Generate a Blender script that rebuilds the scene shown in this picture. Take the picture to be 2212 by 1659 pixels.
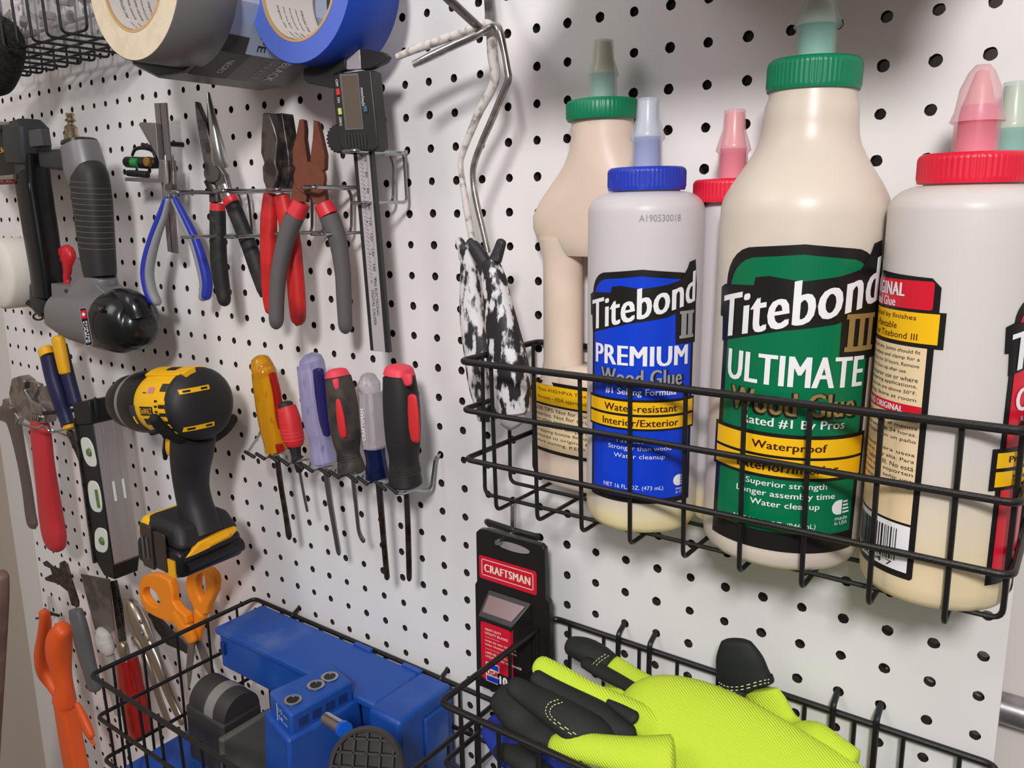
import bpy, bmesh, math, random
from mathutils import Vector, Matrix, noise
import numpy as np

for o in list(bpy.data.objects):
    bpy.data.objects.remove(o, do_unlink=True)
SC = bpy.context.scene
COL = SC.collection
S = 0.0254          # one inch; the board's holes are one inch apart
OH = 62.0           # height of the hole row 0 above the floor, inches
PI = math.pi
random.seed(7)

# ---------------------------------------------------------------- frame
# c = inches to the right along the board, d = inches out from its face, h = inches up
def W(p):
    return Vector((p[0]*S, -p[1]*S, (p[2]+OH)*S))
def rodr(w):
    t = np.linalg.norm(w); k = w/t
    K = np.array([[0, -k[2], k[1]], [k[2], 0, -k[0]], [-k[1], k[0], 0]])
    return np.eye(3)+np.sin(t)*K+(1-np.cos(t))*K@K
CR = rodr(np.array([1.969e-1, 6.451e-1, 4.61e-2])); CT = np.array([1.3044, -9.4994, 22.5784])
CF = 1759.48; PX = 1106-48.68; PY = 829.5-27.93
CC = -CR.T@CT
def pr(c, d, h):
    y = CR@np.array([c, -h, -d])+CT
    return np.array([PX+CF*y[0]/y[2], PY+CF*y[1]/y[2]])
def at(u, v, d):                     # the point of the picture's ray that lies d inches off the board
    D = CR.T@np.array([(u-PX)/CF, (v-PY)/CF, 1.0]); t = (-d-CC[2])/D[2]; P = CC+t*D
    return (float(P[0]), float(d), float(-P[1]))
def ah(u, v, h):
    D = CR.T@np.array([(u-PX)/CF, (v-PY)/CF, 1.0]); t = (-h-CC[1])/D[1]; P = CC+t*D
    return (float(P[0]), float(-P[2]), float(h))
def ac(u, v, c):
    D = CR.T@np.array([(u-PX)/CF, (v-PY)/CF, 1.0]); t = (c-CC[0])/D[0]; P = CC+t*D
    return (float(c), float(-P[2]), float(-P[1]))

# ---------------------------------------------------------------- camera
cd = bpy.data.cameras.new('camera'); cam = bpy.data.objects.new('camera', cd); COL.objects.link(cam)
SC.camera = cam
cd.sensor_fit = 'HORIZONTAL'; cd.sensor_width = 36.0; cd.lens = CF/2212*36.0
cd.shift_x = 48.68/2212; cd.shift_y = -27.93/2212
cd.clip_start = 0.01; cd.clip_end = 50
B = Matrix(((1, 0, 0), (0, 0, 1), (0, -1, 0)))     # board axes (right, down, in) to the world's
Rw = B @ Matrix([list(map(float, r)) for r in CR.T]) @ Matrix(((1, 0, 0), (0, -1, 0), (0, 0, -1)))
cam.matrix_world = Matrix.Translation(Vector((CC[0]*S, CC[2]*S, (-CC[1]+OH)*S))) @ Rw.to_4x4()

# ---------------------------------------------------------------- light
def area(name, p, target, size, power, col, shape='DISK', sy=None):
    l = bpy.data.lights.new(name, 'AREA'); l.shape = shape; l.size = size*S
    if sy: l.size_y = sy*S
    l.energy = power; l.color = col
    o = bpy.data.objects.new(name, l); COL.objects.link(o)
    o.location = W(p); v = W(target)-W(p); o.rotation_euler = v.to_track_quat('-Z', 'Y').to_euler()
    return o
area('ceiling_lamp', (26, 48, 19), (-6, 0, -10), 8, 17, (1.0, 0.98, 0.965))
area('added_left_fill', (-34, 52, 36), (-24, 0, -12), 30, 8.5, (1.0, 0.985, 0.975), 'RECTANGLE', 30)  # added fill that lifts the left side, not a fixture of the room
wd = bpy.data.worlds.new('room_light'); SC.world = wd; wd.use_nodes = True
_nt = wd.node_tree; _tc = _nt.nodes.new('ShaderNodeTexCoord'); _sp = _nt.nodes.new('ShaderNodeSeparateXYZ'); _rp = _nt.nodes.new('ShaderNodeValToRGB'); _mr = _nt.nodes.new('ShaderNodeMapRange')
_nt.links.new(_tc.outputs['Generated'], _sp.inputs[0]); _mr.inputs[1].default_value = -1; _nt.links.new(_sp.outputs[2], _mr.inputs[0]); _nt.links.new(_mr.outputs[0], _rp.inputs[0])
_rp.color_ramp.elements[0].position = 0.0; _rp.color_ramp.elements[0].color = (.16, .14, .13, 1)      # dim floor
_rp.color_ramp.elements[1].position = 0.75; _rp.color_ramp.elements[1].color = (.92, .90, .89, 1)     # light ceiling
_e = _rp.color_ramp.elements.new(.5); _e.color = (.26, .245, .24, 1)
_nt.links.new(_rp.outputs[0], _nt.nodes['Background'].inputs[0]); _nt.nodes['Background'].inputs[1].default_value = 0.55
SC.view_settings.view_transform = 'Standard'; SC.view_settings.look = 'None'
SC.view_settings.gamma = 1.0; SC.view_settings.exposure = 0.0; SC.view_settings.use_curve_mapping = False

# ---------------------------------------------------------------- materials
def lin(x): return x/12.92 if x <= 0.04045 else ((x+0.055)/1.055)**2.4
def rgb(r, g, b): return (lin(r/255), lin(g/255), lin(b/255), 1.0)
MATS = {}
def mat(name, col, rough=0.5, metal=0.0, col2=None, scale=200.0, lo=0.45, hi=0.6, bump=0.0, bscale=None,
        spec=0.5, trans=0.0, alpha=1.0, sss=0.0, coat=0.0, detail=4.0, stretch=None, ior=1.45):
    if name in MATS: return MATS[name]
    m = bpy.data.materials.new(name); m.use_nodes = True; nt = m.node_tree; b = nt.nodes['Principled BSDF']
    b.inputs['Base Color'].default_value = rgb(*col); b.inputs['Roughness'].default_value = rough
    b.inputs['Metallic'].default_value = metal; b.inputs['Specular IOR Level'].default_value = spec
    b.inputs['Transmission Weight'].default_value = trans; b.inputs['Alpha'].default_value = alpha
    b.inputs['Coat Weight'].default_value = coat; b.inputs['IOR'].default_value = ior
    if sss:
        b.inputs['Subsurface Weight'].default_value = sss; b.inputs['Subsurface Radius'].default_value = (1, .8, .6)
        b.inputs['Subsurface Scale'].default_value = 0.006
    tc = nt.nodes.new('ShaderNodeTexCoord'); vec = tc.outputs['Object']
    if stretch:
        mp = nt.nodes.new('ShaderNodeMapping'); mp.inputs['Scale'].default_value = stretch
        nt.links.new(vec, mp.inputs[0]); vec = mp.outputs[0]
    if col2:
        n = nt.nodes.new('ShaderNodeTexNoise'); n.inputs['Scale'].default_value = scale; n.inputs['Detail'].default_value = detail
        r = nt.nodes.new('ShaderNodeValToRGB'); r.color_ramp.elements[0].position = lo; r.color_ramp.elements[1].position = hi
        r.color_ramp.elements[0].color = rgb(*col); r.color_ramp.elements[1].color = rgb(*col2)
        nt.links.new(vec, n.inputs[0]); nt.links.new(n.outputs['Fac'], r.inputs[0]); nt.links.new(r.outputs[0], b.inputs['Base Color'])
    if bump:
        n2 = nt.nodes.new('ShaderNodeTexNoise'); n2.inputs['Scale'].default_value = bscale or scale; n2.inputs['Detail'].default_value = 3
        bp = nt.nodes.new('ShaderNodeBump'); bp.inputs['Strength'].default_value = bump; bp.inputs['Distance'].default_value = 0.0006
        nt.links.new(vec, n2.inputs[0]); nt.links.new(n2.outputs['Fac'], bp.inputs['Height']); nt.links.new(bp.outputs[0], b.inputs['Normal'])
    MATS[name] = m
    return m

# ---------------------------------------------------------------- objects
def tag(o, label=None, cat=None, group=None, kind=None):
    if label: o['label'] = label
    if cat: o['category'] = cat
    if group: o['group'] = group
    if kind: o['kind'] = kind
    return o
def thing(name, label, cat, base, group=None):
    o = bpy.data.objects.new(name, None); COL.objects.link(o); o.location = W(base)
    o.empty_display_size = 0.02
    return tag(o, label, cat, group)
class MB:
    """collects vertices in board inches and faces; build() links them as ONE mesh object"""
    def __init__(s): s.v = []; s.f = []; s.m = []; s.mats = []
    def slot(s, m):
        if m is None: return 0
        if m not in s.mats: s.mats.append(m)
        return s.mats.index(m)
    def add(s, vs, fs, m=None):
        k = len(s.v); i = s.slot(m)
        s.v += [tuple(map(float, p)) for p in vs]
        for f in fs: s.f.append(tuple(q+k for q in f)); s.m.append(i)
        return s
    def build(s, name, m=None, parent=None, smooth=35, bevel=0, seg=2, label=None, sub=0):
        me = bpy.data.meshes.new(name)
        root = parent
        while root is not None and root.parent is not None: root = root.parent
        off = Vector(root.location) if root is not None else None
        P = [W(p) for p in s.v]
        if off is None:
            off = sum(P, Vector())/max(1, len(P))
        me.from_pydata([tuple(p-off) for p in P], [], s.f); me.validate()
        mats = s.mats if s.mats else [m]
        for q in mats: me.materials.append(q)
        if s.mats and len(me.polygons) == len(s.m):
            me.polygons.foreach_set('material_index', s.m)
        bm = bmesh.new(); bm.from_mesh(me); bmesh.ops.recalc_face_normals(bm, faces=bm.faces); bm.to_mesh(me); bm.free()
        if smooth:
            me.polygons.foreach_set('use_smooth', [True]*len(me.polygons)); me.set_sharp_from_angle(angle=math.radians(smooth))
        o = bpy.data.objects.new(name, me); COL.objects.link(o)
        if parent is not None: o.parent = parent
        else: o.location = off
        if bevel:
            b = o.modifiers.new('bevel', 'BEVEL'); b.width = bevel*S; b.segments = seg; b.limit_method = 'ANGLE'; b.angle_limit = math.radians(40)
            b.harden_normals = False
        if sub:
            q = o.modifiers.new('sub', 'SUBSURF'); q.levels = sub; q.render_levels = sub
        if label: o['label'] = label
        return o
    # --- shapes, all in board inches (c,d,h)
    def loft(s, rings, m=None, caps=True, closed=False):
        n = len(rings[0]); k = len(rings); vs = [p for r in rings for p in r]; fs = []
        for i in range(k if closed else k-1):
            a = i*n; b = ((i+1) % k)*n
            for j in range(n): fs.append((a+j, a+(j+1) % n, b+(j+1) % n, b+j))
        if caps and not closed:
            fs.append(tuple(range(n-1, -1, -1))); fs.append(tuple(range((k-1)*n, k*n)))
        return s.add(vs, fs, m)
    def tube(s, pts, r, n=10, m=None, closed=False, caps=True):
        P = [Vector(p) for p in pts]; k = len(P); R = r if isinstance(r, (list, tuple)) else [r]*k
        T = []
        for i in range(k):
            a = P[i-1] if (i > 0 or closed) else P[i]; b = P[(i+1) % k] if (i < k-1 or closed) else P[i]
            t = (b-a); T.append(t.normalized() if t.length > 1e-9 else Vector((0, 0, 1)))
        up = Vector((0, 0, 1)) if abs(T[0].z) < .9 else Vector((0, 1, 0))
        u = (up-T[0]*up.dot(T[0])).normalized(); rings = []
        for i in range(k):
            u = (u-T[i]*u.dot(T[i])); u = u.normalized() if u.length > 1e-6 else Vector((1, 0, 0))
            w = T[i].cross(u)
            rings.append([tuple(P[i]+(u*math.cos(a)+w*math.sin(a))*R[i]) for a in [2*PI*j/n for j in range(n)]])
        return s.loft(rings, m, caps, closed)
    def box(s, c0, c1, d0, d1, h0, h1, m=None):
        v = [(c, d, h) for c in (c0, c1) for d in (d0, d1) for h in (h0, h1)]
        return s.add(v, [(0, 1, 3, 2), (4, 6, 7, 5), (0, 4, 5, 1), (2, 3, 7, 6), (0, 2, 6, 4), (1, 5, 7, 3)], m)
    def hexa(s, q, m=None):          # 8 corner points: front four then back four, same order
        return s.add(q, [(0, 1, 2, 3), (7, 6, 5, 4), (0, 4, 5, 1), (1, 5, 6, 2), (2, 6, 7, 3), (3, 7, 4, 0)], m)
    def prism(s, pts, off, m=None):  # planar outline swept by the vector off
        n = len(pts); q = [tuple(Vector(p)+Vector(off)) for p in pts]
        return s.add(list(pts)+q, [tuple(range(n)), tuple(range(2*n-1, n-1, -1))]+[(i, n+i, n+(i+1) % n, (i+1) % n) for i in range(n)], m)
    def pxprism(s, px, d0, d1, m=None):   # outline given where its front face (d0) is seen; runs back to d1
        P = [at(u, v, d0) for u, v in px]
        return s.prism(P, (0, d1-d0, 0), m)
    def plprism(s, px, pl, o0, o1, m=None):   # the same on a turned upright plane: faces o0 and o1 along its normal
        P = [pl(u, v, o0) for u, v in px]
        return s.prism(P, tuple(pl.n*(o1-o0)), m)
    def ringplate(s, outer, inner, d0, d1, m=None):   # flat plate with an opening; both outlines in picture points, same count
        n = len(outer); A = [at(u, v, d0) for u, v in outer]; B_ = [at(u, v, d0) for u, v in inner]; o = Vector((0, d1-d0, 0)); q = lambda L: [tuple(Vector(p)+o) for p in L]
        return s.add(A+B_+q(A)+q(B_), [f for i in range(n) for j in [(i+1) % n] for f in ((i, j, n+j, n+i), (2*n+i, 3*n+i, 3*n+j, 2*n+j), (i, 2*n+i, 2*n+j, j), (n+i, n+j, 3*n+j, 3*n+i))], m)
    def lathe(s, prof, cen, axis=(0, 0, 1), n=32, m=None, caps=True, ex=1.0, xdir=None, ripple=None):
        A = Vector(axis).normalized(); x = Vector(xdir) if xdir else (Vector((1, 0, 0)) if abs(A.x) < .9 else Vector((0, 1, 0)))
        x = (x-A*x.dot(A)).normalized(); y = A.cross(x); C0 = Vector(cen); rings = []
        for r, z in prof:
            ring = []
            for j in range(n):
                a = 2*PI*j/n; rr = r*(1+(ripple(a, z) if ripple else 0))
                ring.append(tuple(C0+A*z+x*(rr*math.cos(a))+y*(rr*ex*math.sin(a))))
            rings.append(ring)
        return s.loft(rings, m, caps)
    def ball(s, c, r, m=None, n=16):
        rr = r if isinstance(r, (tuple, list)) else (r, r, r); rings = []
        for i in range(1, n//2):
            t = PI*i/(n//2)
            rings.append([(c[0]+rr[0]*math.sin(t)*math.cos(a), c[1]+rr[1]*math.sin(t)*math.sin(a), c[2]+rr[2]*math.cos(t)) for a in [2*PI*j/n for j in range(n)]])
        return s.loft(rings, m)
    def limb(s, st, asp=1.0, n=16, ex=2.0, m=None, dax=(0, 1, 0), rnd=(1, 1), pl=None):
        """a solid rod of oval section along stations (u,v,d,w): seen at picture point u,v, d inches off the
        board, w wide there; asp = its thickness over its breadth; the ends round off"""
        P = [Vector(pl(a[0], a[1], a[2]) if pl else at(a[0], a[1], a[2])) for a in st]; k = len(P)
        D = pl.n if pl else Vector(dax); sec = []
        for i in range(k):
            t = (P[min(i+1, k-1)]-P[max(i-1, 0)]).normalized(); n1 = t.cross(D); n1 = n1.normalized() if n1.length > 1e-6 else Vector((1, 0, 0))
            n2 = n1.cross(t).normalized()
            q0 = pr(*P[i]); q1 = pr(*(P[i]+t*0.1)); tp = (q1-q0); L = np.linalg.norm(tp)
            tp = tp/L if L > 1e-6 else np.array([0, 1.0]); npx = np.array([-tp[1], tp[0]])
            a = asp[i] if isinstance(asp, (list, tuple)) else asp
            g1 = abs((pr(*(P[i]+n1*0.1))-q0)@npx)*10; g2 = abs((pr(*(P[i]+n2*0.1*a))-q0)@npx)*10
            r = (st[i][3]/2)/math.hypot(g1, g2)
            sec.append((P[i], n1, n2, r, a, t))
        rings = []
        def ring(c, n1, n2, r, a):
            out = []
            for j in range(n):
                th = 2*PI*j/n; ct, sn = math.cos(th), math.sin(th)
                x = math.copysign(abs(ct)**(2/ex), ct); y = math.copysign(abs(sn)**(2/ex), sn)
                out.append(tuple(c+n1*(r*x)+n2*(r*a*y)))
            return out
        c, n1, n2, r, a, t = sec[0]
        if rnd[0]:
            for e in (0.97, .8, .5): rings.append(ring(c-t*(r*rnd[0]*e*.9), n1, n2, r*math.sqrt(1-e*e), a))
        for q in sec: rings.append(ring(q[0], q[1], q[2], q[3], q[4]))
        c, n1, n2, r, a, t = sec[-1]
        if rnd[1]:
            for e in (.5, .8, .97): rings.append(ring(c+t*(r*rnd[1]*e*.9), n1, n2, r*math.sqrt(1-e*e), a))
        return s.loft(rings, m)

class PL:
    """upright plane through the point seen at u,v that lies d off the board, turned th degrees towards the room's right"""
    def __init__(s, u, v, d, th, tilt=0):
        a = math.radians(th); s.n = Vector((math.sin(a)*math.cos(tilt), math.cos(a)*math.cos(tilt), math.sin(tilt))); s.p = Vector(at(u, v, d)); s.o = Vector((CC[0], -CC[2], -CC[1]))
    def __call__(s, u, v, off=0):
        q = Vector(at(u, v, 0)); r = q-s.o; t = (off-(s.o-s.p).dot(s.n))/r.dot(s.n)
        return tuple(s.o+r*t)
def flatfn(o, x, y):
    """flat layout: origin o, unit steps x and y (vectors), lift along their normal towards the room"""
    O = Vector(o); X = Vector(x).normalized(); Y = Vector(y).normalized(); N = X.cross(Y)
    if N.y < 0: N = -N
    return lambda a, b, l: tuple(O+X*a+Y*b+N*l)
def arcpts(p, q, r, n=5):
    """polyline through p (list of 3-D points) with its corners rounded to radius r"""
    P = [Vector(x) for x in p]; out = [tuple(P[0])]
    for i in range(1, len(P)-1):
        a = (P[i-1]-P[i]); b = (P[i+1]-P[i]); rr = min(r, a.length*.45, b.length*.45)
        s0 = P[i]+a.normalized()*rr; s1 = P[i]+b.normalized()*rr
        for j in range(n+1):
            t = j/n; out.append(tuple(s0*(1-t)**2+P[i]*2*t*(1-t)+s1*t*t))
    out.append(tuple(P[-1])); return out
def bent(p, r=.2, n=5): return arcpts(p, None, r, n)
def loop(p, r=.2, n=5):
    P = [Vector(x) for x in p]; out = []
    for i in range(len(P)):
        a = P[i-1]-P[i]; b = P[(i+1) % len(P)]-P[i]; rr = min(r, a.length*.45, b.length*.45)
        s0 = P[i]+a.normalized()*rr; s1 = P[i]+b.normalized()*rr
        for j in range(n+1):
            t = j/n; out.append(tuple(s0*(1-t)**2+P[i]*2*t*(1-t)+s1*t*t))
    return out
def spl(pts, n=6):                    # smooth curve through the points (any tuple length)
    P = [np.array(p, float) for p in pts]; out = []
    for i in range(len(P)-1):
        a = P[max(i-1, 0)]; b = P[i]; c = P[i+1]; d = P[min(i+2, len(P)-1)]
        for j in range(n):
            t = j/n; out.append(tuple(0.5*((2*b)+(c-a)*t+(2*a-5*b+4*c-d)*t*t+(3*b-a-3*c+d)*t**3)))
    out.append(tuple(P[-1])); return out
def rrect(x0, y0, x1, y1, r, n=4):
    out = []
    for cx, cy, a0 in ((x1-r, y1-r, 0), (x0+r, y1-r, 90), (x0+r, y0+r, 180), (x1-r, y0+r, 270)):
        for j in range(n+1):
            a = math.radians(a0+90*j/n); out.append((cx+r*math.cos(a), cy+r*math.sin(a)))
    return out

# ---------------------------------------------------------------- flat marks laid on surfaces
_tc = {}
def text_polys(body, bold=0.0):
    k = (body, bold)
    if k in _tc: return _tc[k]
    cu = bpy.data.curves.new('t', 'FONT'); cu.body = body; cu.size = 1.0;  cu.space_character = 1+bold*2.2; cu.resolution_u = 3
    o = bpy.data.objects.new('t', cu); COL.objects.link(o)
    dg = bpy.context.evaluated_depsgraph_get(); dg.update()
    me = bpy.data.meshes.new_from_object(o.evaluated_get(dg))
    vs = [(v.co.x, v.co.y) for v in me.vertices]; fs = [tuple(p.vertices) for p in me.polygons]
    bpy.data.objects.remove(o, do_unlink=True); bpy.data.curves.remove(cu); bpy.data.meshes.remove(me)
    _tc[k] = (vs, fs); return _tc[k]
class Marks:
    """shapes and writing in a flat x,y layout (inches), mapped to a surface by fn(x, y, lift)"""
    def __init__(s, fn, cut=None): s.fn = fn; s.cut = cut; s.mb = MB(); s.L = 0
    def _put(s, vs, fs, m, lift):
        bm = bmesh.new(); bv = [bm.verts.new((x, y, 0)) for x, y in vs]
        for f in fs:
            try: bm.faces.new([bv[i] for i in f])
            except ValueError: pass
        if s.cut and vs:
            x0 = min(v[0] for v in vs); x1 = max(v[0] for v in vs); x = math.floor(x0/s.cut)*s.cut+s.cut
            while x < x1:
                bmesh.ops.bisect_plane(bm, geom=bm.verts[:]+bm.edges[:]+bm.faces[:], plane_co=(x, 0, 0), plane_no=(1, 0, 0), dist=1e-5); x += s.cut
        bm.verts.index_update()
        s.mb.add([s.fn(v.co.x, v.co.y, lift) for v in bm.verts], [tuple(v.index for v in f.verts) for f in bm.faces], m); bm.free()
    def poly(s, pts, m, lift=0.01):
        s._put(pts, [tuple(range(len(pts)))], m, lift); return s
    def rect(s, x0, y0, x1, y1, m, lift=0.01, r=0):
        return s.poly(rrect(x0, y0, x1, y1, r) if r else [(x0, y0), (x1, y0), (x1, y1), (x0, y1)], m, lift)
    def text(s, body, x, y, w, h, m, lift=0.02, bold=0.0, rot=0, skew=None, align='C'):
        vs, fs = text_polys(body, bold)
        if not vs: return s
        sh = bold*1.1
        if sh > .012:        # heavier strokes: the same letters laid down again a hair to each side
            base = vs; vs = [(a-sh, b) for a, b in base]+[(a+sh, b) for a, b in base]+[(a, b) for a, b in base]; k = len(base); F0 = fs
            fs = F0+[tuple(i+k for i in f) for f in F0]+[tuple(i+2*k for i in f) for f in F0]
            lifts = [0, .0012, .0024]
        xs = [v[0] for v in vs]; ys = [v[1] for v in vs]; x0, x1 = min(xs), max(xs); y0, y1 = min(ys), max(ys)
        cr, sr = math.cos(math.radians(rot)), math.sin(math.radians(rot)); out = []
        for a, b in vs:
            p = ((a-x0)/(x1-x0)-.5)*w; q = ((b-y0)/(y1-y0)-.5)*h
            if align == 'L': p += w/2
            if skew: q += skew*p
            out.append((x+p*cr-q*sr, y+p*sr+q*cr))
        if sh > .012:
            for q in range(3): s._put(out[q*k:(q+1)*k], F0, m, lift+lifts[q])
            return s
        s._put(out, fs, m, lift); return s
    def build(s, name, parent, **k): return s.mb.build(name, None, parent, smooth=60, **k)

# ================================================================ the setting
M_BOARD = mat('white_hardboard', (236, 233, 233), .55, col2=(230, 226, 226), scale=14, lo=.35, hi=.7, bump=.05, bscale=900)
M_WALL = mat('painted_wall', (216, 210, 206), .7, bump=.1, bscale=300)
M_WALLSIDE = mat('shaded_side_wall', (178, 165, 152), .8, bump=.1, bscale=300)  # darker than the back wall: its shade is mixed into the colour
M_HOLE = mat('hardboard_core', (52, 42, 38), .9)
M_FLOOR = mat('concrete', (120, 116, 112), .8, col2=(100, 98, 95), scale=20)

def board():
    mb = MB(); n = 16; R = .128; T = .22
    c0, c1, h0, h1 = -36.35, 12.42, -46.5, 10.5
    for col in range(-36, 13):
        for row in range(-10, 47):
            c, h = col, -row
            l = c0 if col == -36 else c-.5; r = c1 if col == 12 else c+.5
            b = h-.5; t = h+.5
            jit = random.uniform(-.008, .008)
            cen = (c+random.uniform(-.01, .01), h+random.uniform(-.01, .01)); vs = []
            for ring in range(3):
                for j in range(n):
                    a = 2*PI*(j+.5)/n; x, y = math.cos(a), math.sin(a)
                    if ring == 0:
                        k = 1/max(abs(x), abs(y)); px, py = x*k, y*k
                        # 16 points on the cell's border, corners included
                        bp = [(1, .33), (1, 1), (.33, 1), (-.33, 1), (-1, 1), (-1, .33), (-1, -.33), (-1, -1), (-.33, -1), (.33, -1), (1, -1), (1, -.33)]
                        vs.append(None)
                    else:
                        rr = (R+jit)*(1+random.uniform(-.05, .05)) if ring == 1 else R*.97
                        vs.append((cen[0]+x*rr, 0 if ring == 1 else -T, cen[1]+y*rr))
            per = [(1, .25), (1, .75), (.75, 1), (.25, 1), (-.25, 1), (-.75, 1), (-1, .75), (-1, .25), (-1, -.25), (-1, -.75), (-.75, -1), (-.25, -1), (.25, -1), (.75, -1), (1, -.75), (1, -.25)]
            for j, (x, y) in enumerate(per):
                X = c+(r-c)*x if x > 0 else c+(c-l)*x; Y = h+.5*y
                vs[j] = (X, 0, Y)
            f1 = [(j, (j+1) % n, n+(j+1) % n, n+j) for j in range(n)]
            # corner triangles
            k = len(vs); vs += [(r, 0, t), (l, 0, t), (l, 0, b), (r, 0, b)]
            f1 += [(1, k, 2), (5, k+1, 6), (9, k+2, 10), (13, k+3, 14)]
            mb.add(vs, f1, M_BOARD)
            off = len(mb.v)-len(vs)
            sl = mb.slot(M_HOLE)
            for j in range(n):
                mb.f.append((off+n+j, off+n+(j+1) % n, off+2*n+(j+1) % n, off+2*n+j)); mb.m.append(sl)
    for x in (c0, c1):
        mb.add([(x, 0, h0), (x, -T, h0), (x, -T, h1), (x, 0, h1)], [(0, 1, 2, 3)], M_BOARD)
    o = mb.build('pegboard', smooth=0)
    tag(o, 'large white perforated board covering the wall behind all the tools', 'pegboard')
    return o
board()
def struct(name, mb, m=None, **k):
    o = mb.build(name, m, None, **k); o['kind'] = 'structure'; return o
struct('wall_back', MB().box(-43, 60, -4, -.9, -OH, 40), M_WALL, smooth=0)
struct('wall_left', MB().box(-45, -41.6, -4, 90, -OH, 40), M_WALLSIDE, smooth=0)
struct('floor', MB().box(-43, 60, -4, 90, -OH-1, -OH), M_FLOOR, smooth=0)

# conduit on the wall, coming out from behind the board
M_CONDUIT = mat('galvanised', (176, 172, 172), .32, .85, col2=(150, 147, 148), scale=60, bump=.1)
t = thing('conduit_pipe', 'galvanised metal conduit pipe running level along the wall at the lower right', 'pipe', (20, -.5, -16.4))
MB().tube([(10, -.5, -16.35), (30, -.5, -16.6)], .36, 24).build('pipe', M_CONDUIT, t)
MB().box(15.2, 15.8, -.9, -.05, -17.0, -15.8).build('strap', M_CONDUIT, t, bevel=.05)

# unseen plank and box added above the frame to shade the board's top
t = thing('shade_shelf', 'unseen wooden ledge and box added above the frame to shade the board', 'shade_shelf', (8, 0, 2.2))
M_SHADE_SHELF = mat('shade_shelf_wood', (150, 120, 92), .7, col2=(128, 98, 72), scale=30)
MB().box(3.6, 12.4, .05, 8.0, 1.75, 2.4).box(3.6, 12.4, 7.3, 8.0, 1.0, 1.75).build('shade_shelf_board', M_SHADE_SHELF, t, bevel=.05)
MB().box(4.6, 11.6, .8, 7.4, 2.4, 6.5).build('shade_carton', mat('shade_carton', (170, 138, 100), .8), t, bevel=.05)

# ================================================================ wire baskets
M_WIRE = mat('black_coated_wire', (24, 22, 22), .38, bump=.25, bscale=1500, spec=.55)
def basket(label, c0, c1, d0, d1, hs, fr, sd, hooks, taper=.15, hookup=.9, rw=.07, rt=.088):
    """hs: heights top rail ... bottom; fr: c of the wires that run front to back; sd: d of those that run side to side"""
    top, bot = hs[0], hs[-1]
    t = thing('wire_basket', label, 'basket', ((c0+c1)/2, 0, bot), 'black wire baskets hooked on the board')
    def fd(h): return d1-taper*(top-h)/(top-bot)*1.0
    for i, h in enumerate(hs[:-1]):
        k = fd(h); MB().tube(loop([(c0, d0, h), (c0, k, h), (c1, k, h), (c1, d0, h)], .28), rt if i == 0 else rw*1.06, 10, closed=True).build('top_rail' if i == 0 else 'rail', M_WIRE, t)
    for c in fr:
        w = bent([(c, d0+.02, top), (c, d0+.02, bot), (c, fd(bot)-.12, bot), (c, fd(top)-.12, top)], .22)
        MB().tube(w, rw*.78, 8).build('upright_wire', M_WIRE, t)
    for d in sd:
        w = bent([(c0+.12, d, top), (c0+.12, d, bot+.14), (c1-.12, d, bot+.14), (c1-.12, d, top)], .22)
        MB().tube(w, rw*.78, 8).build('cross_wire', M_WIRE, t)
    for c, h in hooks:
        MB().tube(bent([(c, d0+.12, top-1.6), (c, d0+.1, h-.16), (c, .02, h+.02), (c, -.3, h+.3)], .1), rw*1.1, 8).build('hook', M_WIRE, t)
    return t
BR = basket('black wire basket holding the glue bottles', .1, 12.55, .2, 3.85, [-8.76, -10.07, -11.44, -12.75],
       [1.02, 2.33, 3.64, 4.96, 6.3, 7.6, 8.92, 10.22, 11.55], [.62, 1.85, 3.05], [(2.0, -8), (11, -8)], taper=.12)
basket('black wire basket holding the yellow-green gloves', .68, 12.5, .3, 5.75, [-17.4, -19.2, -21.2, -23.4],
       [1.28, 2.47, 3.64, 4.82, 6.0, 7.15, 8.31, 9.5, 10.6, 11.78], [1.4, 2.8, 4.3], [(3, -17), (4, -17), (9, -17), (10, -17)])
basket('black wire basket full of blue plastic jigs and boxes', -14.6, -1.6, .3, 7.5, [-21.2, -22.9, -24.7, -26.6],
       [-14.0, -12.8, -11.6, -10.4, -9.2, -8.0, -6.8, -5.6, -4.4, -3.2], [1.3, 2.7, 4.1, 5.5, 6.7], [(-12, -21), (-4, -21)])
basket('black wire basket of crumpled clear bags at the upper left', -29.5, -17.6, .3, 4.3, [7.6, 5.3, 3.6, 1.75],
       [-28.9, -27.7, -26.5, -25.3, -24.1, -22.9, -21.7, -20.5, -19.3, -18.2], [1.1, 2.2, 3.3], [(-27, 8), (-20, 8)])

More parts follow.
